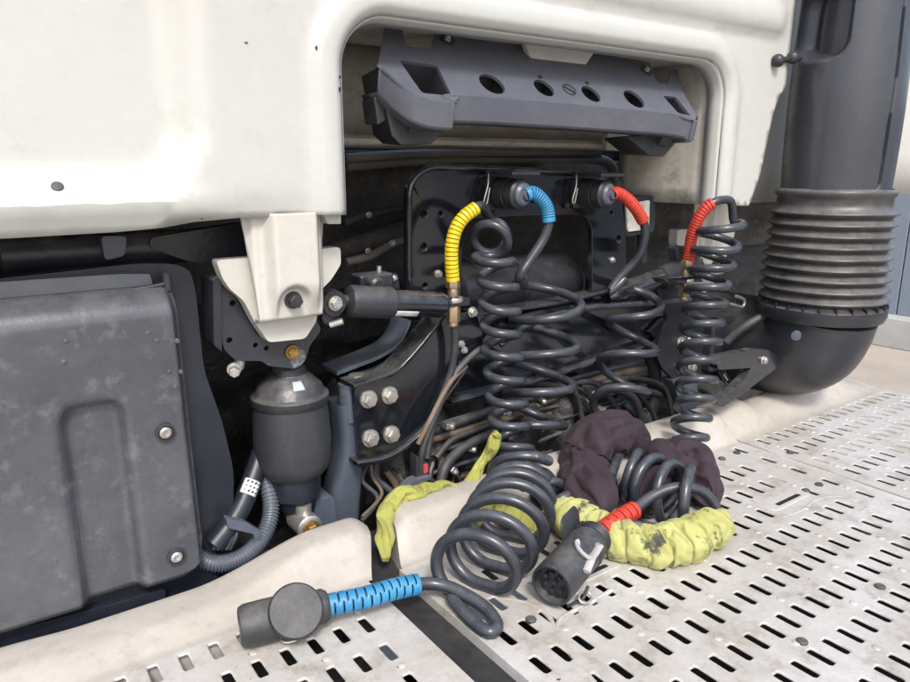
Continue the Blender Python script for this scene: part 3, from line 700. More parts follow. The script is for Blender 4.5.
p = at(160, 284, Y=.915); MB().tube([at(132, 290, Y=.918), at(150, 287, Y=.916), at(164, 284, Y=.916)], .0028, 8).obj('latch_rod', 'black', bc)
MB().lathe([(-.010, .0055), (.010, .0055), (.012, .003)], at(167, 282, Y=.918), EZ, 14).obj('latch_pin', 'plastic', bc)
yplate('lower_skirt', 'cover_dark', [(-60, 655), (0, 634), (120, 602), (165, 588), (166, 600), (120, 622), (0, 668), (-60, 690)], .900, .02, bc, r=.004)
MB().box((-.1, .94, -.05), (.70, .05, .16)).obj('box_foot', 'cover_dark', bc, bevel=.004)

# ---------------------------------------------------------------- air spring under the left mount
def zy(y, Y=.955, x=293): return at(x, y, Y=Y).z
ac = at(292, 430, Y=.955); AX = ac.x
asp = thing('air_spring', (AX, .955, zy(520)), 'black rubber air spring standing under the cream cab mount', 'air spring')
S = .00136   # metres per photograph pixel at the spring
def prof(L): return [(zy(y), r_*S) for y, r_ in L]
MB().lathe(prof([(464, 25), (471, 33), (465, 38.5), (456, 41), (438, 42), (415, 40.5), (399, 38.5)]), (AX, .955, 0), EZ, 48).obj('bellow', 'bellow', asp)
cap_ = MB().lathe(prof([(401, 38), (401, 41), (397, 42), (393, 41.5), (391, 38), (389, 36.5), (384, 34.5), (376, 25), (372, 19), (366, 18), (362, 11), (350, 10)]), (AX, .955, 0), EZ, 48).obj('top_cap', 'navy_dull', asp, bevel=.001)
MB().lathe(prof([(372, 12), (371, 16), (367, 16), (366, 11)]), (AX, .955, 0), EZ, 30).obj('collar', 'zinc', asp)
MB().lathe(prof([(497, 24), (494, 27.5), (475, 28.5), (466, 28)]), (AX, .955, 0), EZ, 40).obj('piston', 'cover_dark', asp, bevel=.001)
MB().lathe(prof([(508, 18), (500, 21), (495, 22)]), (AX, .955, 0), EZ, 32).obj('base_ring', 'cover_dark', asp, bevel=.001)
ey = at(304, 522, Y=.93)
MB().lathe([(-.022, .019), (.022, .019), (.024, .016)], ey, (0, -1, 0), 24).obj('lower_eye', 'zinc', asp); bolt(asp, ey+V(0, -.024, 0), r=.013, m='gold')
MB().lathe([(0, .012), (.03, .012)], ey, EZ, 16).obj('eye_stem', 'zinc', asp)
# paper label curved round the cap
lab = MB()
def lf(u, v):
    a = radians(-58+u*22)-pi/2+radians(52); z_ = zy(382-v*7); rr = (32.3-8.2*v)*S+.0006
    return AX+cos(a-.15)*rr, .955+sin(a-.15)*rr, z_
lab.grid(8, 3, lf); lab.obj('paper_label', 'labelblue', cap_, solid=.0004)

# ---------------------------------------------------------------- link bracket, damper, valve beside the mount
lb = thing('link_bracket', (.31, .93, .28), 'stained black steel link bracket with punched holes bolted behind the cream mount', 'bracket')
h2 = [circ(*pxo([(229, 283 + 0)], .92)[0], .004), circ(*pxo([(262, 332)], .92)[0], .003), circ(*pxo([(255, 345)], .92)[0], .0035), circ(*pxo([(266, 348)], .92)[0], .0035), circ(*pxo([(229, 340)], .92)[0], .004), circ(*pxo([(232, 255+48)], .92)[0], .004)]
yplate('bracket_plate', 'stained', [(217, 276), (240, 272), (300, 290), (322, 330), (310, 345), (305, 362), (296, 369), (268, 366), (262, 361), (236, 361), (224, 350), (216, 318)], .918, .012, lb, holes=h2, r=.008)
yplate('bracket_flange', 'navy_dull', [(213, 280), (221, 276), (222, 352), (214, 345)], .908, .05, lb, r=.003)
bolt(lb, at(292, 352, Y=.917), r=.0105, m='gold'); bolt(lb, at(246, 267, Y=.91), (0, 0, 1), r=.006)
MB().tube([at(238, 368, Y=.93), at(240, 360, Y=.93)], .0075, 10).obj('stud', 'zinc', lb); bolt(lb, at(234, 369, Y=.915), (-.3, -1, -.1), r=.0095, h=.014)
for (x, y) in ((229, 262), (239, 264)): bolt(lb, at(x, y+9, Y=.93), (0, 0, 1), r=.005)

def damper(name, label, p0, p1, r_, eye, lab_px, Y):
    d = thing(name, p0, label, 'damper', 'cab dampers'); ax = (p1-p0)
    L_ = ax.length; ax.normalize()
    MB().lathe([(0, r_*.6), (.004, r_*1.05), (.010, r_*1.12), (L_*.42, r_*1.12), (L_*.43, r_*1.0)], p0, ax, 32).obj('dust_sleeve', 'plastic', d)
    MB().lathe([(L_*.40, r_*.95), (L_*.93, r_*.95), (L_*.97, r_*.85), (L_, r_*.6)], p0, ax, 32).obj('damper_tube', 'navy', d)
    MB().lathe([(-.014, r_*.85), (.014, r_*.85)], eye+V(0, .012, 0), (0, -1, 0), 24).obj('eye', 'navy_dull', d)
    MB().tube([eye+V(0, .012, 0), p0+ax*.006], r_*.45, 12).obj('eye_stem', 'navy_dull', d)
    bolt(d, eye+V(0, -.003, 0), r=.011)
    # stuck-on label, following the tube
    mb = MB(); t0, t1, a0, a1 = lab_px; u = Vector((0, -1, 0)); u = (u-ax*u.dot(ax)).normalized(); v = ax.cross(u)
    if v.z < 0: v = -v
    mb.grid(6, 8, lambda uu, vv: p0+ax*(L_*(t0+(t1-t0)*uu))+(u*cos(a0+(a1-a0)*vv)+v*sin(a0+(a1-a0)*vv))*r_*(.957)); mb.obj('sticker', 'label', d, solid=.0004, off=1)
    return d
p0 = at(346, 301, Y=.93); p1 = at(446, 305, Y=.925)
damper('cab_damper', 'black cab damper lying level between the left cream mount and the brass coupling', p0, p1, .0215, at(334, 303, Y=.915), (.44, .66, radians(-62), radians(-28)), .93)
p0 = at(697, 265, Y=.98); p1 = at(606, 298, Y=1.0)
damper('cab_damper', 'black cab damper lying level behind the red air coil coupling', p0, p1, .0235, at(704, 266, Y=.965), (.12, .38, radians(5), radians(60)), .97)
yplate('damper_ear', 'navy_dull', [(324, 292), (336, 288), (344, 300), (342, 312), (332, 328), (322, 322)], .921, .01, lb, r=.006)
MB().tube([at(330, 325, Y=.92), at(343, 321, Y=.91)], .005, 10).obj('damper_stud', 'zinc', lb)
vl = thing('level_valve', at(375, 285, Y=.98), 'small black levelling valve with studs above the left damper', 'valve')
MB().box(at(372, 281, Y=.985), (.06, .035, .026)).obj('valve_body', 'navy_dull', vl, bevel=.005)
MB().lathe([(0, .014), (.02, .013), (.024, .009)], at(372, 284, Y=.972), (0, -1, 0), 20).obj('valve_cap', 'navy_dull', vl)
yplate('valve_plate', 'navy_dull', [(356, 287), (366, 274), (386, 272), (398, 274), (400, 290), (388, 286), (376, 290)], .978, .006, vl, r=.005)
for q in ((379, 266), (394, 277)): MB().tube([at(q[0], q[1], Y=.985), at(q[0], q[1]+9, Y=.985)], .004, 8).obj('valve_stud', 'zinc', vl)
bolt(vl, at(394, 278, Y=.976), r=.005)

# ---------------------------------------------------------------- chassis brackets and cross plate
cp = thing('chassis_bracket', (.60, .97, .1), 'black chassis bracket with four large zinc bolts beside the grey arm', 'chassis bracket')
yplate('bracket_plate', 'navy', [(354, 391), (358, 386), (392, 377), (408, 364), (430, 338), (446, 316), (476, 312), (484, 340), (470, 365), (448, 395), (424, 430), (398, 452), (360, 463)], .955, .010, cp, r=.012, bevel=.002)
fl_ = MB()   # folded lower flange
fp = cat([at(358, 463, Y=.945), at(385, 458, Y=.945), at(402, 449, Y=.945), at(424, 430, Y=.945), at(446, 398, Y=.945), at(468, 366, Y=.945)], 6)
n_ = len(fp); fl_.add(fp+[p+V(0, .06, 0) for p in fp]+[p+V(0, .06, -.008) for p in fp]+[p+V(0, 0, -.008) for p in fp], [(k*n_+i, k*n_+i+1, ((k+1) % 4)*n_+i+1, ((k+1) % 4)*n_+i) for k in range(4) for i in range(n_-1)]+[(0, n_, 2*n_, 3*n_), (n_-1, 4*n_-1, 3*n_-1, 2*n_-1)]); fl_.obj('lower_flange', 'navy', cp, bevel=.0015)
tp = cat([at(354, 389, Y=.945), at(392, 376, Y=.945), at(408, 363, Y=.945), at(430, 337, Y=.945), at(446, 315, Y=.945)], 6); n_ = len(tp); tf = MB()
tf.add(tp+[p+V(0, .05, 0) for p in tp]+[p+V(0, .05, .006) for p in tp]+[p+V(0, 0, .006) for p in tp], [(k*n_+i, k*n_+i+1, ((k+1) % 4)*n_+i+1, ((k+1) % 4)*n_+i) for k in range(4) for i in range(n_-1)]+[(0, n_, 2*n_, 3*n_), (n_-1, 4*n_-1, 3*n_-1, 2*n_-1)]); tf.obj('top_flange', 'navy', cp, bevel=.0015)
for q in ((368, 399), (389, 395), (370, 438), (391, 434)): bolt(cp, at(*q, Y=.9545), r=.0148, h=.011)
for q in ((472, 312), (461, 344), (464, 350)): bolt(cp, at(*q, Y=.953), r=.0095 if q[0] > 470 else .0065)
yplate('inner_web', 'navy', [(337, 372), (338, 366), (376, 356), (398, 342), (410, 322), (440, 318), (440, 345), (420, 352), (400, 372), (352, 386), (338, 384)], 1.03, .008, cp, r=.008)
ip = cat([at(337, 372, Y=1.0), at(360, 363, Y=1.0), at(380, 355, Y=1.0), at(400, 342, Y=1.0), at(411, 320, Y=1.0)], 6); n_ = len(ip); tf = MB()
tf.add(ip+[p+V(0, .06, 0) for p in ip]+[p+V(0, .06, -.007) for p in ip]+[p+V(0, 0, -.007) for p in ip], [(k*n_+i, k*n_+i+1, ((k+1) % 4)*n_+i+1, ((k+1) % 4)*n_+i) for k in range(4) for i in range(n_-1)]+[(0, n_, 2*n_, 3*n_), (n_-1, 4*n_-1, 3*n_-1, 2*n_-1)]); tf.obj('inner_flange', 'greyarm', cp, bevel=.0015)
MB().tube([at(348, 383, Y=.985), at(350, 420, Y=.985)], .016, 16).obj('bush', 'greyarm', cp); MB().lathe([(0, .014), (.006, .014), (.007, .01)], at(357, 378, Y=.985), EZ, 8).obj('bush_nut', 'zinc', cp)
ga = thing('support_arm', at(350, 525, Y=.985), 'curved blue-grey steel arm running down behind the walkway lip', 'support arm')
def arm_pt(u, v):
    ctr = cat([at(352, 405, Y=.97), at(355, 440, Y=.972), at(354, 470, Y=.975), at(349, 500, Y=.98), at(347, 540, Y=.985)], 8)
    i = min(len(ctr)-1, int(v*(len(ctr)-1)+.5)); c_ = ctr[i]; wd = .019+.010*sm(.3, .8, v); a = 2*pi*u
    ca, sa = cos(a), sin(a); k = (abs(ca)**4+abs(sa)**4)**(-.25)
    return c_+Vector((ca*k*wd, sa*k*.028+.03, 0))
mb = MB(); mb.grid(28, 33, arm_pt, cu=True); mb.obj('arm_body', 'greyarm', ga, angle=50)
yplate('arm_lug', 'greyarm', [(316, 500), (334, 496), (338, 530), (312, 535)], .945, .05, ga, r=.006, bevel=.002)
xm = thing('cross_plate', (.9, 1.02, .18), 'wide black cross plate with a drilled hole spanning behind the hanging coils', 'cross plate')
yplate('plate_web', 'navy', [(474, 314), (560, 303), (625, 288), (655, 286), (668, 300), (662, 318), (655, 340), (640, 352), (560, 372), (505, 388), (462, 402), (452, 398), (470, 362)], 1.005, .008, xm, r=.008, holes=[circ(*pxo([(607, 322)], 1.005)[0], .006)])
for L in (((476, 313), (560, 302), (628, 286)), ((452, 402), (505, 389), (560, 373), (648, 344))):
    e = cat([at(x, y, Y=.985) for x, y in L], 6); n_ = len(e); tf = MB(); D = Vector((0, .045, 0)); H_ = Vector((0, 0, -.006))
    tf.add(e+[p+D for p in e]+[p+D+H_ for p in e]+[p+H_ for p in e], [(k*n_+i, k*n_+i+1, ((k+1) % 4)*n_+i+1, ((k+1) % 4)*n_+i) for k in range(4) for i in range(n_-1)]+[(0, n_, 2*n_, 3*n_), (n_-1, 4*n_-1, 3*n_-1, 2*n_-1)]); tf.obj('plate_flange', 'navy', xm, bevel=.0015)
for q in ((652, 292), (659, 312)): bolt(xm, at(*q, Y=1.004), r=.0095)
rb = thing('chassis_bracket', (1.22, .98, .02), 'black chassis bracket with zinc bolt pairs behind the red air coil', 'chassis bracket')
yplate('bracket_plate', 'navy_dull', [(655, 286), (672, 284), (690, 300), (700, 320), (712, 330), (712, 372), (690, 385), (676, 382), (662, 368), (655, 350), (668, 318)], .985, .010, rb, r=.01)
for q in ((680, 342), (690, 340), (679, 368), (691, 367)): bolt(rb, at(*q, Y=.984), r=.0125)
yplate('bracket_leg', 'greyarm', [(672, 380), (696, 374), (700, 412), (690, 425), (682, 408)], .98, .03, rb, r=.006)
bx = MB(); bx.box(at(712, 345, Y=.99)+V(.0, .0, .0), (.085, .06, .115)); bx.obj('guard_box', 'plastic', rb, bevel=.008)
yplate('tie_edge', 'navy', [(650, 332), (672, 310), (675, 314), (654, 338)], .99, .01, rb, r=.002)

# ---------------------------------------------------------------- connector panel with two sockets
PY = 1.0
pn = thing('connector_panel', (.9, PY, .30), 'glossy black upside-down U panel carrying the two trailer sockets', 'connector panel')
po = [(407, 306), (407, 192), (412, 178), (424, 168), (440, 165), (540, 170), (606, 173), (619, 177), (625, 188), (627, 300), (592, 304), (592, 228), (588, 219), (578, 215), (520, 216), (470, 219), (463, 226), (461, 306)]
ph_ = [circ(*pxo([q], PY)[0], r_) for q, r_ in (((424, 214), .0065), ((441, 214), .0045), ((424, 247), .006), ((425, 286), .005), ((610, 192), .005), ((619, 239), .007), ((612, 213), .004))]+[circ(*pxo([(535, 195)], PY)[0], .016)]
yplate('panel_plate', 'navy', po, PY, .012, pn, holes=ph_, r=.022, bevel=.0035)
rim = cat([at(x, y, Y=PY-.004) for x, y in ((409, 300), (409, 215), (410, 190), (416, 177), (428, 169), (444, 167.5), (500, 169.5), (560, 172), (606, 174.5))], 8)
MB().tube(rim, .0055, 10).obj('folded_rim', 'navy', pn)
for q in ((437, 273), (440, 272)): pass
bolt(pn, at(438, 274, Y=PY-.0005), r=.0075); bolt(pn, at(612, 260, Y=PY-.0005), r=.007)
def socket(cx, cy, label):
    c_ = at(cx, cy, Y=PY); s = thing('trailer_socket', c_, label, 'socket', 'trailer sockets')
    mb = MB(); plate(mb, rrect(c_.x-.028, c_.x+.028, c_.z-.028, c_.z+.028, .008), [], Vector((0, PY-.008, 0)), EX, EZ, (0, .0075, 0)); mb.obj('flange', 'black', s, bevel=.0015)
    d = Vector((.10, -1, -.02)).normalized()
    pr = [(.0, .026), (.012, .026)]
    for k in range(4): pr += [(.013+k*.006, .0275), (.0155+k*.006, .0275), (.016+k*.006, .0235), (.0188+k*.006, .0235)]
    pr += [(.038, .026), (.054, .026), (.058, .022)]
    MB().lathe(pr, c_+V(0, -.006, 0), d, 30).obj('socket_body', 'black', s)
    MB().lathe([(.056, .020), (.062, .0195), (.066, .0155), (.066, .0085), (.072, .008)], c_+V(0, -.006, 0), d, 28).obj('collar_ring', 'greyarm', s)
    lid = MB(); lid.box(c_+V(.004, -.045, .034), (.062, .062, .007)); lo = lid.obj('lid', 'black', s, bevel=.002)
    MB().tube([c_+V(-.032, -.012, .036), c_+V(.03, -.012, .036)], .0045, 10).obj('hinge_pin', 'black', lo)
    MB().tube(cat([c_+V(-.028, -.014, .034), c_+V(-.034, -.02, .014), c_+V(-.042, -.02, -.012), c_+V(-.036, -.02, -.016), c_+V(-.030, -.02, .01)], 6), .0016, 8).obj('spring', 'zinc', s)
    bolt(s, c_+V(-.0415, -.004, -.022), r=.006, m='black')
    return c_+V(0, -.006, 0)+d*.066
sb = socket(496, 193, 'ribbed black trailer socket that the blue-sleeved coil cable plugs into')
sr = socket(581, 193, 'ribbed black trailer socket that the red-sleeved coil cable plugs into')

# ---------------------------------------------------------------- reservoir, lamp, tunnel clutter
c0 = at(440, 290, Y=1.12); c1 = at(572, 290, Y=1.12); rs = thing('air_reservoir', V((c0.x+c1.x)/2, 1.12, c0.z-.06), 'black cylindrical air reservoir lying behind the connector panel opening', 'air reservoir')
MB().lathe([(0, .03), (.008, .05), (.022, .062), (c1.x-c0.x-.03, .062), (c1.x-c0.x-.012, .052), (c1.x-c0.x, .028)], V(c0.x, 1.12, c0.z-.01), EX, 40).obj('tank_shell', 'plastic', rs)
MB().lathe([(c1.x-c0.x, .03), (c1.x-c0.x+.05, .03), (c1.x-c0.x+.052, .024)], V(c0.x, 1.12, c0.z-.01), EX, 20).obj('tank_port', 'navy_dull', rs)
for t in (.06, .16): MB().lathe([(t, .0635), (t+.004, .065), (t+.012, .065), (t+.016, .0635)], V(c0.x, 1.12, c0.z-.01), EX, 36, cap=False).obj('tank_band', 'navy_dull', rs)
lm = thing('work_lamp', at(640, 235, Y=1.02), 'square white-lensed work lamp behind the socket on the red-sleeved coil cable', 'work lamp')
yplate('lamp_housing', 'black', [(622, 201), (652, 195), (657, 201), (654, 232), (626, 237)], 1.0, .04, lm, r=.008, bevel=.003)
yplate('lamp_lens', 'lens', [(626, 205), (650, 200), (649, 229), (628, 232)], .996, .006, lm, r=.005, bevel=.002)
MB().tube([at(642, 235, Y=1.02), at(642, 262, Y=1.02)], .01, 8).obj('lamp_stem', 'navy_dull', lm)
tn = thing('engine_tunnel', (.8, 1.5, -.2), 'dark grimy engine tunnel insulation behind the coils, with an added dark wall closing out light', 'engine tunnel')
def wob(name, m, a, b, c, d, amp, nu=60, nv=40, sc=12):
    a, b, c, d = map(Vector, (a, b, c, d)); nr = (b-a).cross(d-a).normalized(); mb = MB()
    mb.grid(nu, nv, lambda u, v: a.lerp(b, u).lerp(d.lerp(c, u), v)+nr*amp*noise.fractal(a.lerp(b, u).lerp(d.lerp(c, u), v)*sc, 1, 2, 4)); return mb.obj(name, m, tn, solid=.004)
wob('insulation', 'brown', (-.4, 1.33, .30), (2.7, 1.33, .30), (2.7, 1.36, .56), (-.4, 1.36, .56), .02)  # right stretch added as dark backing where the gap is black
wob('added_dark_wall', 'engine', (-.4, 1.45, -.5), (2.7, 1.45, -.5), (2.7, 1.37, .33), (-.4, 1.37, .33), .03)  # dark wall added to keep light out of the tunnel
wob('added_dark_wall', 'engine', (-.4, 1.44, .5), (2.1, 1.44, .5), (2.1, 1.4, .60), (-.4, 1.4, .60), .01)
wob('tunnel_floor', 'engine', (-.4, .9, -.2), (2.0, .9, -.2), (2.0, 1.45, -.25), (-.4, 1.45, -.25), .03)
MB().tube(cat([at(345, 165, Y=1.2), at(450, 158, Y=1.2), at(560, 158, Y=1.2), at(600, 160, Y=1.2), at(612, 168, Y=1.2), at(614, 182, Y=1.2)], 8), .012, 12).obj('roll_bar', 'bar', tn)
MB().tube(cat([at(345, 158, Y=1.16), at(450, 153, Y=1.16), at(600, 152, Y=1.16)], 8), .008, 12).obj('seal_strip', 'bar', tn)
MB().tube(cat([at(330, 252, Y=1.26), at(380, 236, Y=1.26), at(420, 222, Y=1.26), at(470, 215, Y=1.26)], 8), .018, 12).obj('insulation_fold', 'brown', tn)
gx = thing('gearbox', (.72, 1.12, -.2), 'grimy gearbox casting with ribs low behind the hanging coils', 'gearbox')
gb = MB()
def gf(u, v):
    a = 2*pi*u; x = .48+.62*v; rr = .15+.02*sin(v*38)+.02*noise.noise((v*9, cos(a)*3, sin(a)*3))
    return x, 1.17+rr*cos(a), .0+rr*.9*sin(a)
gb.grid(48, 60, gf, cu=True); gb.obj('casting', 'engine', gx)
for k in range(7):
    x = .5+.085*k; MB().lathe([(0, .012), (.02, .012), (.022, .008)], (x, 1.05, .045+.02*sin(k*2)), V(.1, -1, .5), 10).obj('casing_boss', 'engine', gx)
    bolt(gx, (x+.03, 1.035, .02), (.1, -1, .2), r=.009)
MB().lathe([(0, .03), (.05, .028), (.07, .018), (.09, .017)], at(612, 400, Y=1.08), V(.5, -.6, -.5), 16).obj('connector_boss', 'engine', gx)
MB().tube([at(622, 398, Y=1.03), at(648, 422, Y=1.0)], .012, 14).obj('blue_grey_stub', 'greyarm', gx)
MB().tube(cat([at(650, 350, Y=1.03), at(655, 380, Y=1.03), at(650, 410, Y=1.03), at(640, 430, Y=1.02)], 6), .016, 14).obj('drain_hose', 'rubber_dull', gx)

# ---------------------------------------------------------------- air intake duct
DX, DY = at(827, 250, Y=.80).x, .80
def zd(y): return at(831, y, Y=DY).z
du = thing('air_intake', (DX, DY, zd(392)), 'tall dark plastic air intake duct with ribbed bellows and an elbow at its foot', 'air intake')
vd = Vector((-DX, -DY)).normalized(); rt2 = Vector((-vd.y, vd.x))
zt0 = zd(196)
def duct(u, v):
    ph = (u-.5)*2*pi; z_ = zt0+v*.95
    R_ = .109+.010*sm(.30, .02, v)*0+.004*sin(v*9)
    R_ *= 1+.07*(cos(2*ph)*.5)
    # hand-hold pocket
    zc0 = zd(60); s_ = sin(ph)
    if cos(ph) > 0:
        e = sdbox(s_, (z_-zc0)*8, -.97, -.04, 0, 1.12, .30); R_ -= .036*sm(.015, -.07, e)
        e2 = abs(s_-.70-.10*(z_-zt0)); R_ -= .012*sm(.022, .008, e2)*sm(zd(188)-.004, zd(188)+.006, z_)*sm(zd(-40), zd(-30), z_)
        R_ -= .006*sm(.1, -.1, s_+.0)*sm(zd(80), zd(120), z_)*0
    d2 = vd*cos(ph)+rt2*sin(ph)
    return DX+d2.x*R_, DY+d2.y*R_, z_
mb = MB(); mb.grid(220, 150, duct, cu=True); mb.obj('upper_duct', 'duct', du, angle=70)
MB().tube([at(774, 61, Y=.845), at(800, 58, Y=.845)], .006, 10).obj('fixing_bar', 'black', du)
for q in ((778, 61), (793, 58)):
    p = at(*q, Y=.842); MB().lathe([(0, .012), (.008, .012), (.014, .008), (.016, .003)], p, Vector((vd.x, vd.y, 0)), 18).obj('cap_nut', 'black', du)
pr = [(zd(188), .112), (zd(191), .116), (zd(194), .116), (zd(196), .111), (zd(203), .111)]
NB = 9; za, zb = zd(206), zd(298)
for k in range(NB):
    t = k/NB; z1 = za+(zb-za)*t; dz = (zb-za)/NB; ro = .125+.006*t; ri = .112+.005*t
    pr += [(z1, ri), (z1+dz*.40, ro-.003), (z1+dz*.5, ro), (z1+dz*.58, ro), (z1+dz*.66, ro-.004), (z1+dz*.98, ri)]
pr += [(zd(300), .12)]
bl = MB(); bl.lathe(pr, (DX, DY, 0), EZ, 72, cap=False)
for v_ in bl.v:
    a = atan2(v_.y-DY, v_.x-DX); k = .004*noise.noise((cos(a)*2, sin(a)*2, v_.z*14)); v_.x += cos(a)*k; v_.y += sin(a)*k; v_.z += .0025*noise.noise((cos(a)*1.5, sin(a)*1.5, 4))
bl.obj('bellows', 'fold', du, solid=.002, angle=70)
MB().lathe([(zd(299), .121), (zd(301), .130), (zd(308), .131), (zd(313), .126), (zd(314), .114)], (DX, DY, 0), EZ, 64).obj('clamp_flange', 'plastic', du, bevel=.001)
for k in range(26):
    a = 2*pi*k/26; d = Vector((cos(a), sin(a), 0)); MB().box(V(DX, DY, zd(299))+d*.1245, (.003, .012, .010), Matrix.Rotation(a+pi/2, 3, 'Z')).obj('flange_rib', 'plastic', du)
ep = cat([V(DX, DY, zd(312)), V(DX, DY+.004, zd(322)), V(DX, DY+.022, zd(338)), V(DX, DY+.065, zd(347)), V(DX, DY+.14, zd(350)), V(DX, DY+.30, zd(350))], 8)
MB().tube(ep, [.116-.006*i/len(ep) for i in range(len(ep))], 64).obj('elbow', 'plastic', du, angle=60)
p = at(796, 336, Y=DY-.094); MB().lathe([(-.01, .009), (.001, .009), (.0014, .007)], p+V(0, .0, 0), Vector((vd.x, vd.y, 0)), 16).obj('marking_dot', 'greyarm', du)
tb = thing('duct_strut', at(722, 408, Y=.80), 'black triangular steel strut bolted beside the intake elbow', 'strut')
o2 = rnd2(pxo([(716, 357), (757, 349), (770, 350), (778, 358), (777, 368), (740, 396), (722, 408), (716, 404), (744, 380), (752, 368), (718, 370)], .80), .01)
mb = MB(); plate(mb, o2, [], V(0, .80, 0), EX, EZ, (0, .02, 0)); mb.obj('strut_plate', 'navy', tb, bevel=.003)
bolt(tb, at(763, 360, Y=.7995), r=.009)
MB().tube([at(722, 372, Y=.83), at(734, 392, Y=.83)], .008, 10).obj('strut_rod', 'navy', tb)

# ---------------------------------------------------------------- coil cables
CR = .0078
# yellow-sleeved air line
ya = thing('coil_air_line', at(452, 326, Y=.93), 'yellow-sleeved black air coil hanging from the left brass coupling', 'air line')
sl_pts = [at(453, 281, Y=.93), at(451.5, 262, Y=.93), at(452, 245, Y=.93), at(456, 229, Y=.93), at(464, 217, Y=.928), at(476, 208, Y=.925)]
hx = helix([at(491, 237, Y=.965), at(490, 238, Y=.94), at(492, 252, Y=.918), at(498, 282, Y=.915), at(501, 330, Y=.915), at(505, 385, Y=.905), at(511, 435, Y=.89), at(519, 480, Y=.86)], [.027, .029, .0285, .029, .030, .030, .030, .030], 11.4, ph=pi*.5, hand=-1)
lead = [sl_pts[-1], at(483, 207, Y=.94)]
tail = [at(540, 486, Z=.045), at(556, 500, Z=.032), at(562, 512, Z=.028)]
# short second run of turns lying on the deck up to the lime rag
hx2 = helix([at(528, 478, Y=.83), at(550, 495, Z=.04), at(566, 508, Z=.032), at(580, 517, Z=.03)], .024, 3.6, ph=0, hand=-1)
MB().tube(cat(sl_pts[:-1]+lead+hx+hx2, 4), CR, 12).obj('coil_tube', 'rubber', ya)
sleeve('bend_sleeve', 'yellow', sl_pts, .0098, ya, period=6, width=.62, ang0=3.4)
F0 = at(453, 300, Y=.93)
def coupling(parent, x, Y, ys):
    """stacked brass hexagons and a flange, sighted heights ys"""
    p = at(x, ys[0], Y=Y); zz = [at(x, y, Y=Y).z for y in ys]
    def seg(z0, z1, r_, n, nm, m='brass'): MB().lathe([(min(z0, z1)-0, r_*.93), (min(z0, z1)+.0015, r_), (max(z0, z1)-.0015, r_), (max(z0, z1), r_*.93)], V(p.x, Y, 0), EZ, n).obj(nm, m, parent)
    seg(zz[0], zz[1], .0115, 6, 'hex_nut'); seg(zz[1], zz[2], .0085, 20, 'nipple'); seg(zz[2], zz[3], .0165, 20, 'washer', 'zinc'); seg(zz[3], zz[4], .0120, 6, 'hex_nut'); seg(zz[4], zz[5], .009, 16, 'nipple')
cl = thing('brass_coupling', at(453, 328, Y=.93), 'brass coupling under the yellow sleeve, on a black bracket', 'coupling', 'brass couplings'); coupling(cl, 453, .93, (278, 288, 297, 302, 322, 326))
yplate('coupling_bracket', 'navy', [(436, 300), (443, 297), (470, 298), (470, 305), (446, 308), (438, 306)], .918, .03, cl, r=.002)
# blue-sleeved electrical coil: socket to plug
be = thing('coil_cable', at(540, 450, Y=.95), 'blue-sleeved electrical coil cable from the socket to its plug on the walkway', 'coil cable')
bs = [sb, at(533, 193, Y=.925), at(541, 199, Y=.92), at(547, 209, Y=.918), at(549, 222, Y=.916)]
h1 = helix([at(548, 280, Y=.955), at(546, 320, Y=.955), at(542, 360, Y=.95), at(536, 405, Y=.94), at(530, 445, Y=.92)], [.058, .062, .062, .060, .052], 4.25, ph=-pi*.5, hand=1)
pile_axis = [at(524, 468, Y=.83), at(519, 490, Y=.80), at(508, 520, Z=.052), at(489, 549, Z=.050), at(468, 574, Z=.048)]
h2_ = helix(pile_axis, [.048, .054, .058, .055, .050], 6.6, ph=pi*.2, hand=1, sq=.86)
for p in h2_: p.z = max(p.z, .0072)
bl_out = [at(452, 598, Z=.010), at(470, 619, Z=.0075), at(489, 632, Z=.0075), at(497, 624, Z=.0075), at(483, 606, Z=.012), at(456, 590, Z=.020), at(436, 584, Z=.024), at(418, 584, Z=.027)]
b_sl = [at(418, 584, Z=.027), at(394, 589, Z=.029), at(366, 597, Z=.030), at(328, 605, Z=.030)]
MB().tube(cat(bs+[at(543, 240, Y=.92), at(530, 260, Y=.925), at(519, 278, Y=.93)]+h1+h2_+bl_out+b_sl[1:], 4), CR*1.08, 12).obj('coil_tube', 'rubber', be)
sleeve('socket_sleeve', 'blue', bs, .0104, be, period=4, width=.6, ang0=2)
sleeve('plug_sleeve', 'blue', b_sl, .0118, be, period=5, width=.5, zig=True, ang0=3.6, solid=.0018, slit=2)
# capped plug at the blue end
d = (at(255, 623, Z=.028)-at(326, 605, Z=.030)).normalized(); P0 = at(330, 604, Z=.030)
pl = MB(); pl.lathe([(0, .011), (.003, .017), (.008, .0205), (.020, .0205), (.024, .018), (.026, .015)], P0, d, 32); pl.obj('plug_collar', 'rubber_dull', be)
P1 = P0+d*.022
MB().lathe([(0, .017), (.012, .022), (.03, .0245), (.055, .025), (.078, .0245), (.084, .022), (.085, .019), (.072, .017)], P1, d, 36).obj('plug_cap', 'rubber_dull', be)
side = (CAM-P1).normalized(); side = (side-d*side.dot(d)).normalized(); side = (side+Vector((0, 0, .1))).normalized()
MB().lathe([(0, .026), (.006, .0315), (.012, .032), (.0165, .030), (.0175, .0)], P1+d*.022+side*.014, side, 40).obj('cap_lid', 'rubber_dull', be, bevel=.0008)
dd_ = P1+d*.03; MB().tube(cat([V(dd_.x+.012, dd_.y-.012, .0045), V(dd_.x+.002, dd_.y-.018, .0045), V(dd_.x-.01, dd_.y-.014, .0045), V(dd_.x-.012, dd_.y-.004, .006)], 6), .002, 8).obj('cap_ring', 'zinc', be)
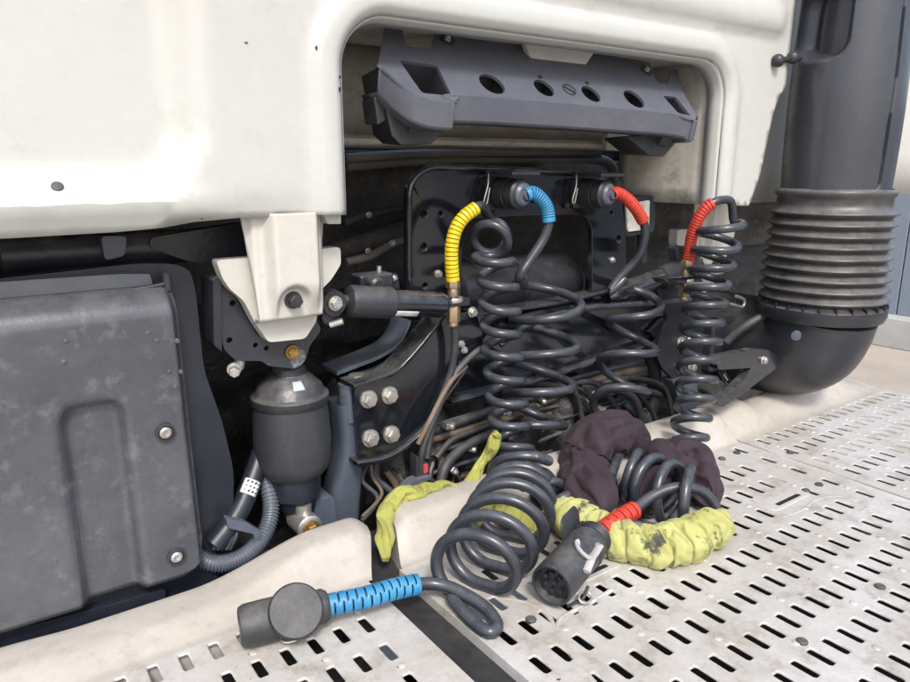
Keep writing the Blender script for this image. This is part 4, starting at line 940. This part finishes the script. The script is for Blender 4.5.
# red-sleeved electrical coil
re_ = thing('coil_cable', at(635, 410, Y=.98), 'red-sleeved electrical coil cable from the socket to the hooked plug on the walkway', 'coil cable')
rs_ = [sr, at(617, 193, Y=.93), at(627, 199, Y=.925), at(636, 209, Y=.92), at(643, 221, Y=.918)]
h3 = helix([at(638, 278, Y=.945), at(635, 315, Y=.945), at(628, 355, Y=.94), at(620, 392, Y=.925), at(616, 420, Y=.90)], [.042, .050, .053, .052, .046], 3.5, ph=-pi*.5, hand=1)
h4 = helix([at(618, 470, Z=.060), at(640, 478, Z=.055), at(668, 492, Z=.052), at(694, 500, Z=.050)], [.036, .042, .046, .046], 4.2, ph=pi*.9, hand=1)
for p in h4: p.z = max(p.z, .007)
r_sl = [at(634, 510, Z=.052), at(622, 517, Z=.050), at(610, 525, Z=.047), at(597, 534, Z=.043)]
arc = [at(716, 522, Z=.022), at(715, 506, Z=.045), at(703, 492, Z=.066), at(685, 487, Z=.075), at(665, 490, Z=.072), at(648, 499, Z=.062)]
MB().tube(cat(rs_+[at(645, 236, Y=.918), at(638, 258, Y=.93), at(620, 277, Y=.95), at(610, 292, Y=.955)]+h3+h4+arc+r_sl, 4), CR*1.08, 12).obj('coil_tube', 'rubber', re_)
sleeve('socket_sleeve', 'red', rs_, .0104, re_, period=5, width=.6, ang0=1)
sleeve('plug_sleeve', 'red', r_sl, .0118, re_, period=6, width=.6, zig=True, ang0=2.5, solid=.0018, slit=2)
# hooked plug
q0 = at(598, 533, Z=.043); q1 = at(551, 586, Z=.034); d = (q1-q0).normalized(); Lq = (q1-q0).length
MB().lathe([(0, .012), (.004, .020), (.010, .0235), (.026, .0245), (.030, .0235)], q0, d, 36).obj('plug_gland', 'black', re_, bevel=.0006)
for k in range(3): MB().lathe([(.012+k*.005, .0245), (.0135+k*.005, .0255), (.015+k*.005, .0245)], q0, d, 36, cap=False).obj('gland_ring', 'black', re_)
MB().lathe([(.029, .0245), (.034, .0265), (.044, .027), (.045, .029), (.052, .029), (.053, .0275), (Lq-.004, .0282), (Lq, .0275), (Lq, .0245), (Lq-.012, .024), (Lq-.013, .001)], q0, d, 40).obj('plug_shell', 'plastic', re_)
u, v = frame(d)
for k in range(7):
    a = 2*pi*k/7; rr = .0135 if k else 0; MB().lathe([(-.014, .0032), (-.006, .0032), (-.005, .002)], q1+(u*cos(a)+v*sin(a))*rr, d, 10).obj('contact_pin', 'hole', re_)  # pins blackened to paint the shade inside the plug
# bright hook lever on the side of the plug that faces the walkway
sd2 = (CAM-q1).normalized(); sd2 = (sd2-d*sd2.dot(d)).normalized(); tn2 = d.cross(sd2)
if tn2.dot(RT) < 0: tn2 = -tn2
def onplug(s_, t, h=.0305): return q0+d*s_+tn2*t+sd2*sqrt(max(1e-6, h*h-t*t))
MB().tube(cat([onplug(s_, t) for s_, t in ((.052, .012), (.062, .013), (.074, .014), (.085, .012), (.091, .004), (.089, -.006), (.083, -.011), (.079, -.010))], 6), .0055, 12, sq=.55).obj('hook_lever', 'alu', re_)
MB().tube(cat([onplug(s_, t) for s_, t in ((.080, .014), (.092, .017), (.104, .020))], 6), .006, 12, sq=.55).obj('lever_arm', 'alu', re_)
bolt(re_, q0+d*.0555+tn2*.010+sd2*.0275, sd2, r=.0045, m='zinc')
# hinged lid standing open on the other side
lp0 = q0+d*.018-tn2*.022+sd2*.012
mb = MB(); ld_d = (-tn2*.45+Vector((0, 0, .5))+d*.55).normalized(); ex_ = d; 
axl = (-tn2*.9+sd2*.35).normalized()
plate(mb, rrect(-.008, .044, -.020, .020, .012), [], q0+d*.026-tn2*.030+sd2*.010, d, (sd2*.55+tn2*-.55+Vector((0, 0, .35))).normalized(), axl*.006); mb.obj('open_lid', 'black', re_, bevel=.0015)
MB().tube([q0+d*.012-tn2*.024+sd2*.004, q0+d*.034-tn2*.026+sd2*.006], .004, 8).obj('lid_hinge', 'black', re_)
tp_ = at(585, 600, Z=.006); MB().tube([tp_+V(cos(a)*.010, sin(a)*.006, .004+.004*sin(a)) for a in [2*pi*k/16 for k in range(17)]], .0017, 8, cap=False).obj('retaining_ring', 'zinc', re_)
MB().tube(cat([at(568, 606, Z=.004), at(576, 602, Z=.004), at(583, 598, Z=.010), at(588, 586, Z=.02)], 5), .0022, 8).obj('retaining_cord', 'black', re_)
# red-sleeved air line
ra = thing('coil_air_line', at(690, 305, Y=.86), 'red-sleeved black air coil hanging from the right brass coupling', 'air line')
r2 = [at(688, 264, Y=.865), at(690, 247, Y=.86), at(693, 232, Y=.85), at(699, 218, Y=.838), at(706, 208, Y=.828), at(713, 203, Y=.82)]
h5 = helix([at(721, 221, Y=.815), at(719, 236, Y=.815), at(713, 262, Y=.82), at(706, 300, Y=.82), at(701, 340, Y=.81), at(696, 385, Y=.79), at(691, 425, Y=.77), at(685, 480, Y=.742)], [.040, .038, .036, .035, .033, .031, .029, .027], 13.4, ph=pi*.5, hand=1)
MB().tube(cat(r2+[at(721, 200, Y=.815), at(731, 202, Y=.812)]+h5, 4), CR, 12).obj('coil_tube', 'rubber', ra)
sleeve('bend_sleeve', 'red', r2, .0098, ra, period=5, width=.8, ang0=1)
cl = thing('brass_coupling', at(687, 318, Y=.865), 'brass coupling under the red sleeve, on a black bracket', 'coupling', 'brass couplings'); coupling(cl, 687, .865, (260, 269, 278, 282, 296, 300))
yplate('coupling_bracket', 'navy', [(664, 279), (700, 276), (703, 282), (668, 284)], .853, .03, cl, r=.002)
yplate('coupling_clamp', 'black', [(675, 248), (684, 246), (698, 248), (698, 262), (678, 262)], .885, .02, cl, r=.003)

# ---------------------------------------------------------------- rags
def crumple(mb, grow=.32, frames_n=26, pin=.05, bend=1.0, K=20.0, floor=None):
    """gather a rag: its cloth is larger than the shape it is held on, so it buckles into folds"""
    c0 = sum(mb.v, Vector())/len(mb.v)
    me = bpy.data.meshes.new('rag_tmp'); me.from_pydata([(p-c0)*K for p in mb.v], [], mb.f); me.update()
    o = bpy.data.objects.new('rag_tmp', me); col.objects.link(o)
    vg = o.vertex_groups.new(name='hold'); vg.add(list(range(len(me.vertices))), pin, 'REPLACE')
    m_ = o.modifiers.new('cloth', 'CLOTH'); cs = m_.settings
    cs.quality = 8; cs.mass = .3; cs.tension_stiffness = 14; cs.compression_stiffness = 14; cs.shear_stiffness = 4; cs.bending_stiffness = bend
    cs.tension_damping = 6; cs.compression_damping = 6; cs.air_damping = 3; cs.vertex_group_mass = 'hold'; cs.pin_stiffness = .5; cs.shrink_min = -grow
    cs.effector_weights.gravity = 0; m_.collision_settings.use_collision = False; m_.point_cache.frame_start = 1; m_.point_cache.frame_end = frames_n
    sc_ = bpy.context.scene
    for f in range(1, frames_n+1): sc_.frame_set(f)
    ev = o.evaluated_get(bpy.context.evaluated_depsgraph_get()); em = ev.to_mesh()
    out = [v.co/K+c0 for v in em.vertices]; ev.to_mesh_clear()
    if len(out) == len(mb.v): mb.v = out
    bpy.data.objects.remove(o); bpy.data.meshes.remove(me); sc_.frame_set(1)
    if floor:
        for p in mb.v: p.z = max(p.z, floor(p))
    return mb
def rag(mb, pts, R, cinch, seed, nu=150, nv=84, amp=.30, floor=None, fold=1.0, tw=0, rope=False, fq=1.0):
    P_ = cat(pts, 14); L_ = [0]
    for i in range(1, len(P_)): L_.append(L_[-1]+(P_[i]-P_[i-1]).length)
    F = frames(P_); vs = []
    for i in range(nu):
        s_ = L_[-1]*i/(nu-1); j = 0
        while j < len(P_)-2 and L_[j+1] < s_: j += 1
        t = (s_-L_[j])/max(1e-9, L_[j+1]-L_[j]); c_ = P_[j].lerp(P_[j+1], t); uu = F[j][1].lerp(F[j+1][1], t); vv_ = F[j][2].lerp(F[j+1][2], t)
        q = i/(nu-1)*(len(R)-1); k = min(int(q), len(R)-2); rr = R[k]+(R[k+1]-R[k])*(q-k)
        endk = min(1, sqrt(max(0, min(i, nu-1-i)/(nu*.06)))); rr *= .25+.75*min(1, endk)
        for m_ in range(nv):
            a = 2*pi*m_/nv; aa = a+tw*s_; ca, sa = cos(aa), sin(aa)
            if rope:
                st_ = abs(sin(2.0*aa+2.2*noise.noise((s_*14, seed, 2)))); n3 = noise.noise((ca*2+seed, sa*2, s_*40)); k_ = .70+.42*st_**.8+.30*n3+.12*noise.noise((seed, s_*45, 1))
            else:
                q3 = (c_+(uu*ca+vv_*sa)*rr)+Vector((seed, seed*2, 0))
                sT = s_+rr*.30*cos(a+seed*2+6*noise.noise((s_*9, seed, 1)))          # gathers lie aslant
                wv = noise.noise(q3*13); n3 = wv
                b_ = abs(sin(pi*sT/cinch+1.1*wv+seed))**.65
                c1 = abs(noise.noise((sT*34*fq, cos(a)*.9+seed, sin(a)*.9))); c2_ = abs(noise.noise((sT*72*fq, cos(a)*1.4, sin(a)*1.4+seed))); c3_ = abs(noise.noise((sT*60*fq+cos(a)*3, cos(a)*4+seed, sin(a)*4)))
                n1 = noise.noise(q3*15)
                k_ = 1+amp*(.8*(b_-.6)*fold+.7*n1+.7*(c1-.2)+.25*(c2_-.2))
            p = c_+(uu*cos(a)+vv_*sin(a))*rr*k_
            if floor is not None:
                fz = floor(p); 
                if p.z < fz: p.z = fz+.001*abs(n3)
            vs.append(p)
    fs = []
    for i in range(nu-1):
        for m_ in range(nv):
            a = i*nv+m_; b = i*nv+(m_+1) % nv; fs.append((a, b, b+nv, a+nv))
    fs += [tuple(range(nv-1, -1, -1)), tuple(range((nu-1)*nv, nu*nv))]
    mb.add(vs, fs)
def subd(o):
    q = o.modifiers.new('smooth', 'SUBSURF'); q.levels = 1; q.render_levels = 1; return o
def deck_floor(p):
    y = p.y
    return .0015+.052*sm(.775, .845, y)
mb = MB(); rag(mb, [at(606, 508, Z=.032), at(590, 488, Z=.052), at(588, 462, Y=.80), at(602, 442, Y=.805), at(624, 436, Y=.81), at(636, 446, Y=.81)], [.024, .032, .034, .032, .028, .020], .06, 3.3, nu=110, nv=72, amp=.30, floor=deck_floor); crumple(mb, .34, bend=.45, pin=.07, floor=deck_floor)
tag(subd(mb.obj('rag', 'purple', angle=180)), 'bulky dark purple cloth bunched over the coil above the lime rag', 'rag')
mb = MB(); rag(mb, [at(640, 506, Z=.022), at(656, 482, Z=.042), at(676, 466, Z=.05), at(694, 474, Z=.042), at(708, 500, Z=.022)], [.018, .028, .033, .028, .015], .05, 8.1, nu=100, nv=70, amp=.30, floor=deck_floor); crumple(mb, .36, bend=.4, pin=.07, floor=deck_floor)
tag(subd(mb.obj('rag', 'purple', angle=180)), 'dark purple cloth wrapped inside the red-plug cable loops', 'rag')
mb = MB(); rag(mb, [at(556, 508, Z=.030), at(572, 519, Z=.028), at(596, 531, Z=.026), at(622, 540, Z=.026), at(652, 545, Z=.026), at(684, 541, Z=.027), at(706, 531, Z=.027), at(722, 521, Z=.022)], [.017, .021, .022, .022, .023, .024, .023, .013], .024, 1.7, fq=1.5, nu=200, nv=60, amp=.30, floor=deck_floor); crumple(mb, .34, bend=.3, pin=.10, floor=deck_floor)
tag(subd(mb.obj('rag', 'limestain', angle=180)), 'soiled lime scrunched cloth lying in front of the purple rags', 'rag')
mb = MB(); rag(mb, [at(470, 520, Z=.03), at(490, 506, Z=.035), at(512, 515, Z=.03), at(532, 530, Z=.02)], [.012, .015, .016, .01], .02, 5.5, nu=80, nv=40, amp=.36, floor=deck_floor); crumple(mb, .32, bend=.2, pin=.12, floor=deck_floor)
tag(subd(mb.obj('rag', 'lime', angle=180)), 'lime cloth scrap showing through the big coil turns', 'rag')
mb = MB(); rag(mb, [at(384, 556, Y=.80), at(385, 535, Y=.825), at(388, 513, Y=.855), at(402, 499, Y=.868), at(422, 491, Y=.872), at(446, 488, Y=.872), at(463, 491, Y=.868), at(472, 480, Y=.87), at(480, 467, Y=.875), at(487, 456, Y=.875), at(492, 447, Y=.87), at(495, 437, Y=.865), at(499, 438, Y=.855)], [.010, .011, .0105, .0105, .011, .011, .009, .009, .011, .010, .007, .009, .007], .03, 2.2, nu=220, nv=32, amp=.75, fold=.6, tw=16, rope=True); crumple(mb, .16, pin=.15, bend=1.5)
tag(subd(mb.obj('cloth_tie', 'lime', angle=180)), 'twisted lime cloth strip tied from the coil over the walkway corner', 'cloth tie')

# ---------------------------------------------------------------- hoses and wiring in the gaps
def hose(name, label, pts, r_, m='rubber_dull', cat_='hose', group=None, corr=0):
    P_ = cat([at(x, y, Y=Y) for x, y, Y in pts], 10 if not corr else 26)
    R_ = [r_*(1+(.10 if i % 4 < 2 else -.06)) for i in range(len(P_))] if corr else r_
    return tag(MB().tube(P_, R_, 12).obj(name, m), label, cat_, group)
def wire(parent, pts, r_, m): MB().tube(cat([at(x, y, Y=Y) for x, y, Y in pts], 10), r_, 9).obj('wire', m, parent)
hose('hose', 'black hose dropping from the left brass coupling', [(454, 324, .93), (455, 345, .935), (451, 372, .94), (441, 400, .94), (431, 432, .935), (427, 458, .93)], .0062)
hose('wiring_loom', 'black wire loom curving past the four-bolt bracket', [(490, 343, .95), (474, 354, .945), (458, 370, .94), (446, 390, .938), (434, 418, .932), (424, 445, .93), (420, 470, .93)], .0058)
hose('wiring_loom', 'brown-sheathed wire loom beside the four-bolt bracket', [(466, 366, .944), (452, 380, .934), (442, 396, .93), (430, 420, .925), (418, 444, .925)], .0042, 'rust')
hose('hose', 'long grey-black hose running level across the cross plate', [(500, 345, .975), (520, 329, .97), (545, 318, .97), (590, 308, .972), (640, 304, .97), (690, 300, .955)], .0062, 'rubber')
hose('hose', 'thick black hose looping low under the hanging coils', [(500, 432, .99), (478, 440, .985), (458, 452, .98), (444, 470, .97), (438, 500, .96)], .0095)
hose('hose', 'thin black hose beside the thick hose under the coils', [(500, 420, 1.0), (476, 430, 1.0), (452, 440, .99), (436, 458, .98)], .006)
wt = thing('wire_tangle', at(400, 520, Y=.97), 'tangle of thin dark wires in the gap below the four-bolt bracket', 'wire tangle')
for k in range(16):
    random.seed(30+k); x = 368+k*6+random.uniform(-3, 3); y0_ = 470+random.uniform(-14, 10)
    wire(wt, [(x, y0_, 1.0), (x+random.uniform(-6, 14), y0_+18, .99), (x+random.uniform(-10, 20), y0_+36, .97), (x+random.uniform(-14, 22), y0_+58, .95)], random.choice((.003, .004, .006)), random.choice(('rubber_dull', 'engine', 'navy_dull', 'greyarm', 'rust')))
wt = thing('wire_tangle', at(620, 430, Y=1.0), 'tangle of dark wires crossing low behind the red-sleeved hanging coil cable', 'wire tangle')
for k in range(10):
    random.seed(60+k); x = 560+k*15; y0_ = 378+random.uniform(-6, 10)
    wire(wt, [(x-40, y0_+6, 1.02), (x-10, y0_+random.uniform(0, 14), 1.01), (x+15, y0_+random.uniform(10, 34), 1.0), (x+24, y0_+52, .98)], random.choice((.004, .006, .008)), random.choice(('rubber_dull', 'engine', 'rubber')))
hose('corrugated_conduit', 'grey corrugated conduit curling round below the box', [(196, 556, .93), (212, 563, .915), (230, 562, .91), (248, 553, .91), (262, 538, .92), (270, 518, .935), (270, 496, .95), (262, 470, .97)], .0115, 'greyarm', 'conduit', corr=1)
cc = thing('cable_loom', at(214, 545, Y=.93), 'thick taped cable loom with a white sticker beside the air spring', 'cable loom')
lp_ = [at(262, 452, Y=.97), at(252, 480, Y=.955), at(242, 505, Y=.94), at(230, 525, Y=.93), at(214, 545, Y=.925)]
MB().tube(cat(lp_, 8), .015, 16).obj('taped_loom', 'cover_dark', cc)
ax = (lp_[2]-lp_[1]).normalized(); u, v = frame(ax); mb = MB(); tv = (CAM-lp_[1]); tv = (tv-ax*tv.dot(ax)).normalized(); bt = ax.cross(tv)
mb.grid(6, 9, lambda a_, b_: lp_[1]+ax*(.002+.022*a_)+(tv*cos(-1.0+1.7*b_)+bt*sin(-1.0+1.7*b_))*.0158); st_ = mb.obj('sticker', 'label', cc, solid=.0004)
for i in range(3):
    for j in range(4):
        a_ = -.8+.36*j; MB().box(lp_[1]+ax*(.006+.0065*i)+(tv*cos(a_)+bt*sin(a_))*.0161, (.0016+.003*random.random(), .0014, .0016+.0014*random.random())).obj('print_mark', 'labelprint', st_)
yplate('loom_clip', 'greyarm', [(226, 518), (246, 522), (262, 532), (262, 556), (256, 556), (254, 534), (228, 528)], .908, .012, cc, r=.003)
for k in range(5): MB().tube(cat([at(226+k*3, 522, Y=.926), at(220+k*4, 536, Y=.918), at(214+k*4, 549, Y=.922)], 5), .0028, 7).obj('wire', 'greyarm' if k % 2 else 'rubber_dull', cc)
pg = thing('cable_plug', at(420, 475, Y=.93), 'small black connector with a pinkish red insert by the dark gap', 'connector')
yplate('plug_body', 'black', [(416, 455), (424, 461), (429, 463), (430, 476), (416, 479)], .925, .018, pg, r=.002); yplate('plug_insert', 'pink', [(424, 465), (428, 464), (428, 472), (424, 474)], .922, .006, pg, r=.001); yplate('plug_tray', 'greyarm', [(405, 490), (414, 481), (431, 476), (431, 479), (416, 485), (408, 492)], .915, .02, pg, r=.001)
hose('fuel_line', 'short grey line with a loop beside the right cream mount', [(716, 302, .93), (730, 304, .92), (742, 307, .92), (744, 300, .92), (736, 296, .92)], .0035, 'zinc', 'line')
hose('hose', 'black hose arching from the guard box towards the elbow', [(726, 342, .92), (740, 330, .90), (756, 320, .88), (772, 314, .865), (786, 313, .85)], .009)
fg = thing('yellow_fluff', at(716, 478, Z=.0), 'tiny yellow thread scrap lying on the walkway beside the purple rag', 'thread scrap')
for k in range(6):
    random.seed(k); p = at(715, 476, Z=.004); MB().tube(cat([p+V(random.uniform(-.01, .01), random.uniform(-.01, .01), random.uniform(-.002, .01)) for _ in range(4)], 4), .0012, 6).obj('thread', 'lime', fg)
# ---------------------------------------------------------------- wall beyond the walkway
wb = at(900, 349, Z=-1.0); WX = wb.x
wl = thing('boundary_wall', (WX, 6, -1), 'blue-grey panel wall on a pale concrete base beyond the truck', 'wall')
MB().box((WX+.15, 4, -.87), (.36, 24, .26)).obj('base_beam', 'kerb', wl, bevel=.01)
for k in range(20): MB().box((WX+.2, -7.4+1.2*k, .15), (.08, 1.19, 1.78)).obj('panel', 'wallblue', wl, bevel=.006)

# ---------------------------------------------------------------- pipe bundle and clips behind the coils
pb = thing('pipe_bundle', at(480, 470, Y=1.0), 'bundle of dusty steel and plastic pipes with clips behind the hanging coils', 'pipe bundle')
random.seed(11)
for k in range(12):
    y0_ = 404+k*7; dy_ = random.uniform(-14, 6); Yp = random.uniform(.985, 1.04)
    P_ = [at(430-k*3, y0_+22, Y=Yp), at(470, y0_+random.uniform(0, 12), Y=Yp), at(520, y0_-8+random.uniform(-4, 6), Y=Yp+.01), at(585, y0_-24+dy_, Y=Yp+.02), at(650, y0_-40+dy_, Y=Yp+.03)]
    MB().tube(cat(P_, 8), random.choice((.004, .005, .007, .009)), 10).obj('pipe', random.choice(('bar', 'greyarm', 'rubber_dull', 'rust', 'zinc', 'navy_dull')), pb)
for (x, y) in ((448, 425), (470, 448), (505, 412), (540, 400), (590, 392), (600, 410), (452, 470), (410, 495)):
    p = at(x, y, Y=.985); MB().box(p, (.018, .02, .012), Matrix.Rotation(random.random(), 3, 'Y')).obj('clip', random.choice(('zinc', 'black', 'bar')), pb, bevel=.002)
    bolt(pb, p+V(0, -.011, 0), r=.0055)
up_ = thing('wiring_loom', at(360, 230, Y=1.15), 'dusty loom with clips running along the insulation left of the connector panel', 'wiring loom')
MB().tube(cat([at(346, 262, Y=1.15), at(370, 256, Y=1.15), at(392, 244, Y=1.16), at(415, 236, Y=1.16)], 8), .008, 10).obj('loom', 'bar', up_)
MB().tube(cat([at(344, 224, Y=1.2), at(372, 214, Y=1.2), at(412, 206, Y=1.2)], 8), .007, 10).obj('loom', 'rubber_dull', up_)
for q in ((368, 251), (392, 243), (369, 215)): bolt(up_, at(q[0], q[1], Y=1.14), r=.006)
